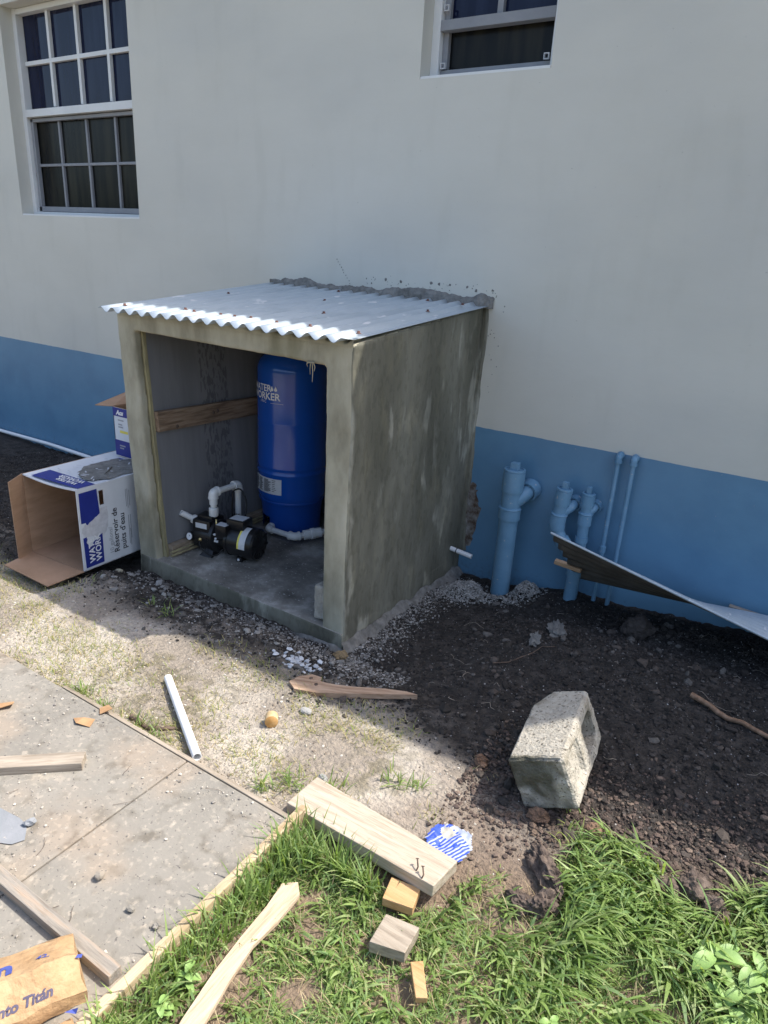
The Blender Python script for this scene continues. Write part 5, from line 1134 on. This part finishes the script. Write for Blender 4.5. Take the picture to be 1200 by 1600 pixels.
# ------------------------------------------------------------------ grass
def blades(name, x, y, L_, wd, lean, az, cols, label, cat, segs=4, z=None, droop=1.0):
    n = len(x); z = gheight(x, y) if z is None else z
    t = np.linspace(0, 1, segs+1)[None]
    th = lean[:, None]*(.35+droop*t)                       # angle from vertical grows along the blade
    ds = L_[:, None]/segs; hx = np.cumsum(np.sin(th)*ds, 1)-np.sin(th[:, :1])*ds; hz = np.cumsum(np.cos(th)*ds, 1)-np.cos(th[:, :1])*ds
    dx, dy = np.cos(az)[:, None], np.sin(az)[:, None]
    tw = az[:, None]+math.pi/2+rng.uniform(-.5, .5, (n, 1))*t; W_ = wd[:, None]*np.minimum(1, (1-t)*2.2+.04)*(.55+.6*np.minimum(t*3, 1))*.5
    cx, cy, cz = x[:, None]+dx*hx, y[:, None]+dy*hx, z[:, None]+hz-.004
    Lf = np.stack([cx-np.cos(tw)*W_, cy-np.sin(tw)*W_, cz], -1); Rt = np.stack([cx+np.cos(tw)*W_, cy+np.sin(tw)*W_, cz], -1)
    V = np.stack([Lf, Rt], 2).reshape(-1, 3); k = np.arange(segs)*2; Fq = np.stack([k, k+1, k+3, k+2], -1); Fm = (Fq[None]+(np.arange(n)*(segs+1)*2)[:, None, None]).reshape(-1, 4)
    sh = (.65+.5*t)[..., None]*cols[:, None, :]*np.array([1, 1, 1]); C_ = np.repeat(np.broadcast_to(cols[:, None, :], (n, segs+1, 3)), 2, axis=1).reshape(-1, 3)
    o = npmesh(name, V, Fm, C_, M_leaf, True); tag(o, label, cat, kind='stuff'); return o
GREEN = [(.22, .33, .10), (.29, .40, .14), (.17, .26, .075), (.36, .45, .20), (.25, .35, .115), (.20, .31, .13)]
YELL = [(.34, .34, .12), (.42, .38, .18), (.26, .30, .09), (.48, .42, .26)]
STRAW = [(.50, .42, .26), (.40, .32, .20)]
def lawn_edge(x): return np.interp(x, [.30, .42, .60, .76, .88, .98, 1.03, 1.16, 1.28, 1.38, 1.46, 1.60, 1.9, 2.6], [-2.14, -2.20, -2.17, -2.10, -1.93, -1.99, -1.72, -1.66, -1.70, -1.72, -1.62, -1.52, -1.5, -1.4])
holes = [(.49, -2.315, .035, .05), (.535, -2.39, .04, .05), (.71, -2.19, .05, .045), (.742, -2.295, .045, .05), (.845, -2.35, .035, .045), (.985, -1.90, .035, .07), (1.02, -1.985, .035, .045), (.96, -2.005, .035, .025), (1.345, -1.70, .05, .04), (1.405, -1.735, .035, .03), (1.285, -1.735, .04, .02), (.99, -2.36, .05, .04), (.62, -2.52, .05, .05), (1.16, -2.16, .035, .03)]
def lawn_mask(x, y, holes_on=True):
    m = (x > .325) & (y < lawn_edge(x)+(fbm(x*9, y*9, 2, 77)-.5)*.12)
    if holes_on:
        for (hx, hy, a, c) in holes: m &= ((x-hx)/a)**2+((y-hy)/c)**2 > 1
    m &= ~((x > .24) & (x < .79) & (y > -2.155) & (y < -1.99))
    # lath
    m &= ~((np.abs(x-np.interp(y, [-2.87, -2.62, -2.33], [.535, .468, .446])) < .022) & (y < -2.33) & (y > -2.9))
    return m
n = 122000; x = rng.uniform(.30, 2.5, n); y = rng.uniform(-2.95, -1.45, n); dens = .10+.25*ss(.9, 1.1, x)+.90*ss(.42, .56, fbm(x*6, y*6, 4, 101)); k = lawn_mask(x, y) & (rng.random(n) < dens); x, y = x[k], y[k]; n = len(x)
blades('lawn_grass', x, y, .016+.034*rng.random(n), .0018+.0018*rng.random(n), rng.uniform(.5, 1.7, n), rng.uniform(0, 6.28, n), pal(n, GREEN+GREEN+[YELL[2]], .25), 'short green grass covering the ground right of the slab', 'grass', segs=3)
# tufts of broad blades
tu = []; 
for i in range(1900):
    cx, cy = rng.uniform(.33, 2.5), rng.uniform(-2.9, -1.5)
    tall = .18+.82*float(ss(.85, 1.15, cx))
    if rng.random() > .15+.55*(tall > .5)+.85*float(ss(.42, .60, fbm(np.array([cx*4]), np.array([cy*4]), 2, 121)))*1.0: continue
    if not lawn_mask(np.array([cx]), np.array([cy-.02]))[0]: continue
    tu.append((cx, cy, tall))
x, y, L_, az = [], [], [], []
for (cx, cy, tall) in tu:
    m = rng.integers(10, 20); base = 3.6+3.2*float(fbm(np.array([cx*2.5]), np.array([cy*2.5]), 2, 303)); m = int(m*(.6+.6*tall))
    for j in range(m): x.append(cx+rng.normal(0, .012)); y.append(cy+rng.normal(0, .012)); L_.append((.04+.12*rng.random()**1.3)*(.5+.55*tall)); az.append(base+rng.normal(0, .8))
x, y, L_, az = map(np.array, (x, y, L_, az)); n = len(x)
blades('tall_grass', x, y, L_, .0036+.0055*rng.random(n)**1.5, rng.uniform(.6, 1.5, n), az, pal(n, GREEN, .22), 'broad long grass blades in thick tufts at the lower right', 'grass', segs=5, droop=1.1)
# fringe along form board and plank
x = np.concatenate([rng.uniform(.335, .40, 600), rng.normal(.375, .030, 200), rng.uniform(.40, .62, 260)]); y = np.concatenate([rng.uniform(-2.9, -2.17, 600), rng.normal(-2.24, .05, 200), rng.uniform(-2.22, -2.17, 260)])
n = len(x); blades('edge_grass', x, y, .05+.09*rng.random(n), .003+.003*rng.random(n), rng.uniform(.15, 1.0, n), rng.uniform(0, 6.28, n), pal(n, GREEN, .22), 'longer grass growing up along the slab form board', 'grass', segs=5)
# sparse yellowing grass on the dirt
n = 34000; x = rng.uniform(-2.6, .75, n); y = rng.uniform(-2.17, -1.5, n); pm = ss(.50, .66, fbm(x*3.2, y*3.2, 3, 141)); pm = np.maximum(pm*.75, np.exp(-((x+1.0)/.45)**2-((y+1.95)/.13)**2)*.8); pm = np.maximum(pm, .9*np.exp(-((x+1.95)/.3)**2-((y+1.95)/.2)**2)); pm = np.maximum(pm, .6*np.exp(-((x-.05)/.3)**2-((y+2.02)/.09)**2)); pm *= 1-soilness(x, y)
pm *= 1-.9*np.exp(-((x+.35)/.25)**2-((y+1.78)/.1)**2)
k = rng.random(n) < np.minimum(1, pm*.85); x, y = x[k], y[k]; n = len(x)
blades('dry_grass', x, y, .014+.03*rng.random(n), .0014+.0013*rng.random(n), rng.uniform(.9, 1.7, n), rng.uniform(0, 6.28, n), pal(n, YELL+YELL+STRAW+[(.24, .31, .08), (.20, .28, .07)], .2), 'sparse trampled yellowing grass on the dry dirt', 'grass', segs=3, droop=.5)
# little green tufts on dirt
pts = [(.19, -2.03, 40), (.30, -1.97, 26), (.46, -1.83, 28), (.52, -1.80, 22), (-.42, -2.135, 26), (-.35, -2.15, 22), (-.76, -2.12, 40), (-.62, -2.14, 30), (1.0, -1.70, 26), (1.02, -1.74, 24), (1.0, -1.62, 8), (.12, -2.09, 40), (-2.1, -1.95, 50), (-1.95, -1.82, 40), (-.98, -1.52, 16), (-1.1, -1.50, 14)]
x = np.concatenate([rng.normal(p[0], .022, p[2]) for p in pts]); y = np.concatenate([rng.normal(p[1], .016, p[2]) for p in pts]); n = len(x)
blades('green_tufts', x, y, .025+.05*rng.random(n), .002+.0028*rng.random(n), rng.uniform(.4, 1.4, n), rng.uniform(0, 6.28, n), pal(n, GREEN[:3]+[YELL[2]], .2), 'small green grass tufts on the dry dirt', 'grass', segs=4)
# straw litter in the lawn
n = 3600; x = rng.uniform(.33, 1.7, n); y = rng.uniform(-2.9, -1.7, n); k = lawn_mask(x, y, False); x, y = x[k], y[k]; n = len(x)
blades('straw_litter', x, y, .02+.05*rng.random(n), .0012+.001*rng.random(n), rng.uniform(1.1, 1.7, n), rng.uniform(0, 6.28, n), pal(n, STRAW, .2), 'dry straw mixed into the grass', 'straw', segs=3, droop=.4, z=gheight(x, y)+.01)

# broad-leaved weeds
def leaf_mesh(b, base, az, L_, wd, el, curl=.5):
    base = Vector(base); d = Vector((math.cos(az), math.sin(az), 0)); s = Vector((-d.y, d.x, 0)); n = 6; p = base.copy(); e = el; vs = []
    for i in range(n+1):
        t = i/n; w_ = wd*.5*math.sin(math.pi*min(.97, .04+t*.96))**.75
        up_ = Vector((0, 0, 1))*w_*.35
        vs += [p-s*w_+up_, p, p+s*w_+up_]
        p = p+(d*math.cos(e)+Vector((0, 0, 1))*math.sin(e))*(L_/n); e -= curl*2/n
    b.add(vs, [q for i in range(n) for q in ((i*3, i*3+1, i*3+4, i*3+3), (i*3+1, i*3+2, i*3+5, i*3+4))], True)
def weed(x, y, nl, L_, label, seed, h=.05, wide=.5):
    r = random.Random(seed); z = gz(x, y); t = thing('broadleaf_weed', (x, y, z), label, 'weed', 'broad-leaved weeds in the grass')
    b = B(); b.tube([(x, y, z), (x+.004, y, z+h*.6), (x, y+.005, z+h)], [.003, .0025, .0015], 6); b.build('stem', M_weed, t)
    for i in range(nl):
        a = i*2.4+r.uniform(-.4, .4); k = (i+1)/nl; b = B(); leaf_mesh(b, (x, y, z+h*(.25+.75*k)), a, L_*r.uniform(.75, 1.1), L_*wide*r.uniform(.8, 1.1), r.uniform(.15, .8), r.uniform(.4, .9)); b.build('leaf', M_weed, t)
M_weed = mat('weed_leaf', [(.19, .32, .09), (.26, .39, .13)], 18, .5, .2, 60, spec=.35)
for i, (x, y, nl, L_, lab) in enumerate([(1.425, -1.905, 9, .075, 'broad-leaved weed with the largest pale leaves at the right'), (1.495, -1.965, 9, .065, 'broad-leaved weed at the lower right edge, above another'), (1.53, -1.90, 8, .06, 'broad-leaved weed touching the right edge of the view'),
        (1.50, -2.04, 9, .055, 'broad-leaved weed in the bottom right corner'), (1.44, -1.99, 7, .045, 'small broad-leaved weed left of the corner weeds'), (.395, -2.66, 7, .038, 'bright small weed against the form board'), (.40, -2.74, 7, .038, 'bright small weed lowest against the form board'), (1.14, -2.27, 6, .035, 'low round-leaved weed at the bottom, middle of the tall grass')]):
    weed(x, y, nl, L_, lab, 40+i)

# ------------------------------------------------------------------ trees far behind the camera (seen mirrored in the window)
n = 9000; x = rng.uniform(-70, 30, n); d0 = 32+6*rng.random(n); H_ = 4.3+1.6*fbm(x*.15, x*0, 3, 201); zz_ = H_*rng.random(n)**.6
nv = rng.normal(0, 1, (n, 3)); nv /= np.linalg.norm(nv, axis=1)[:, None]; t1_ = np.cross(nv, rng.normal(0, 1, (n, 3))); t1_ /= np.linalg.norm(t1_, axis=1)[:, None]; t2_ = np.cross(nv, t1_); s_ = (.35+.4*rng.random(n))[:, None]
c0 = np.stack([x, -d0, zz_], -1); V = np.stack([c0-t1_*s_-t2_*s_, c0+t1_*s_-t2_*s_*.4, c0+t1_*s_+t2_*s_, c0-t1_*s_*.6+t2_*s_], 1).reshape(-1, 3)
o = npmesh('distant_trees', V, np.arange(4*n).reshape(n, 4), np.repeat(pal(n, [(.05, .09, .025), (.035, .07, .02)], .2), 4, 0), M_leaf); tag(o, 'far line of dark green trees beyond the yard', 'trees', kind='stuff')

# crisp shoulders on turned parts
for o in list(COL.objects):
    if o.type == 'MESH' and o.name.split('.')[0] in ('collar', 'coupling', 'plug', 'adapter', 'bend_collar', 'union_coupling', 'motor', 'bracket', 'elbow', 'branch', 'volute', 'bark_side', 'pressure_gauge'):
        smooth_by_angle(o, 35)
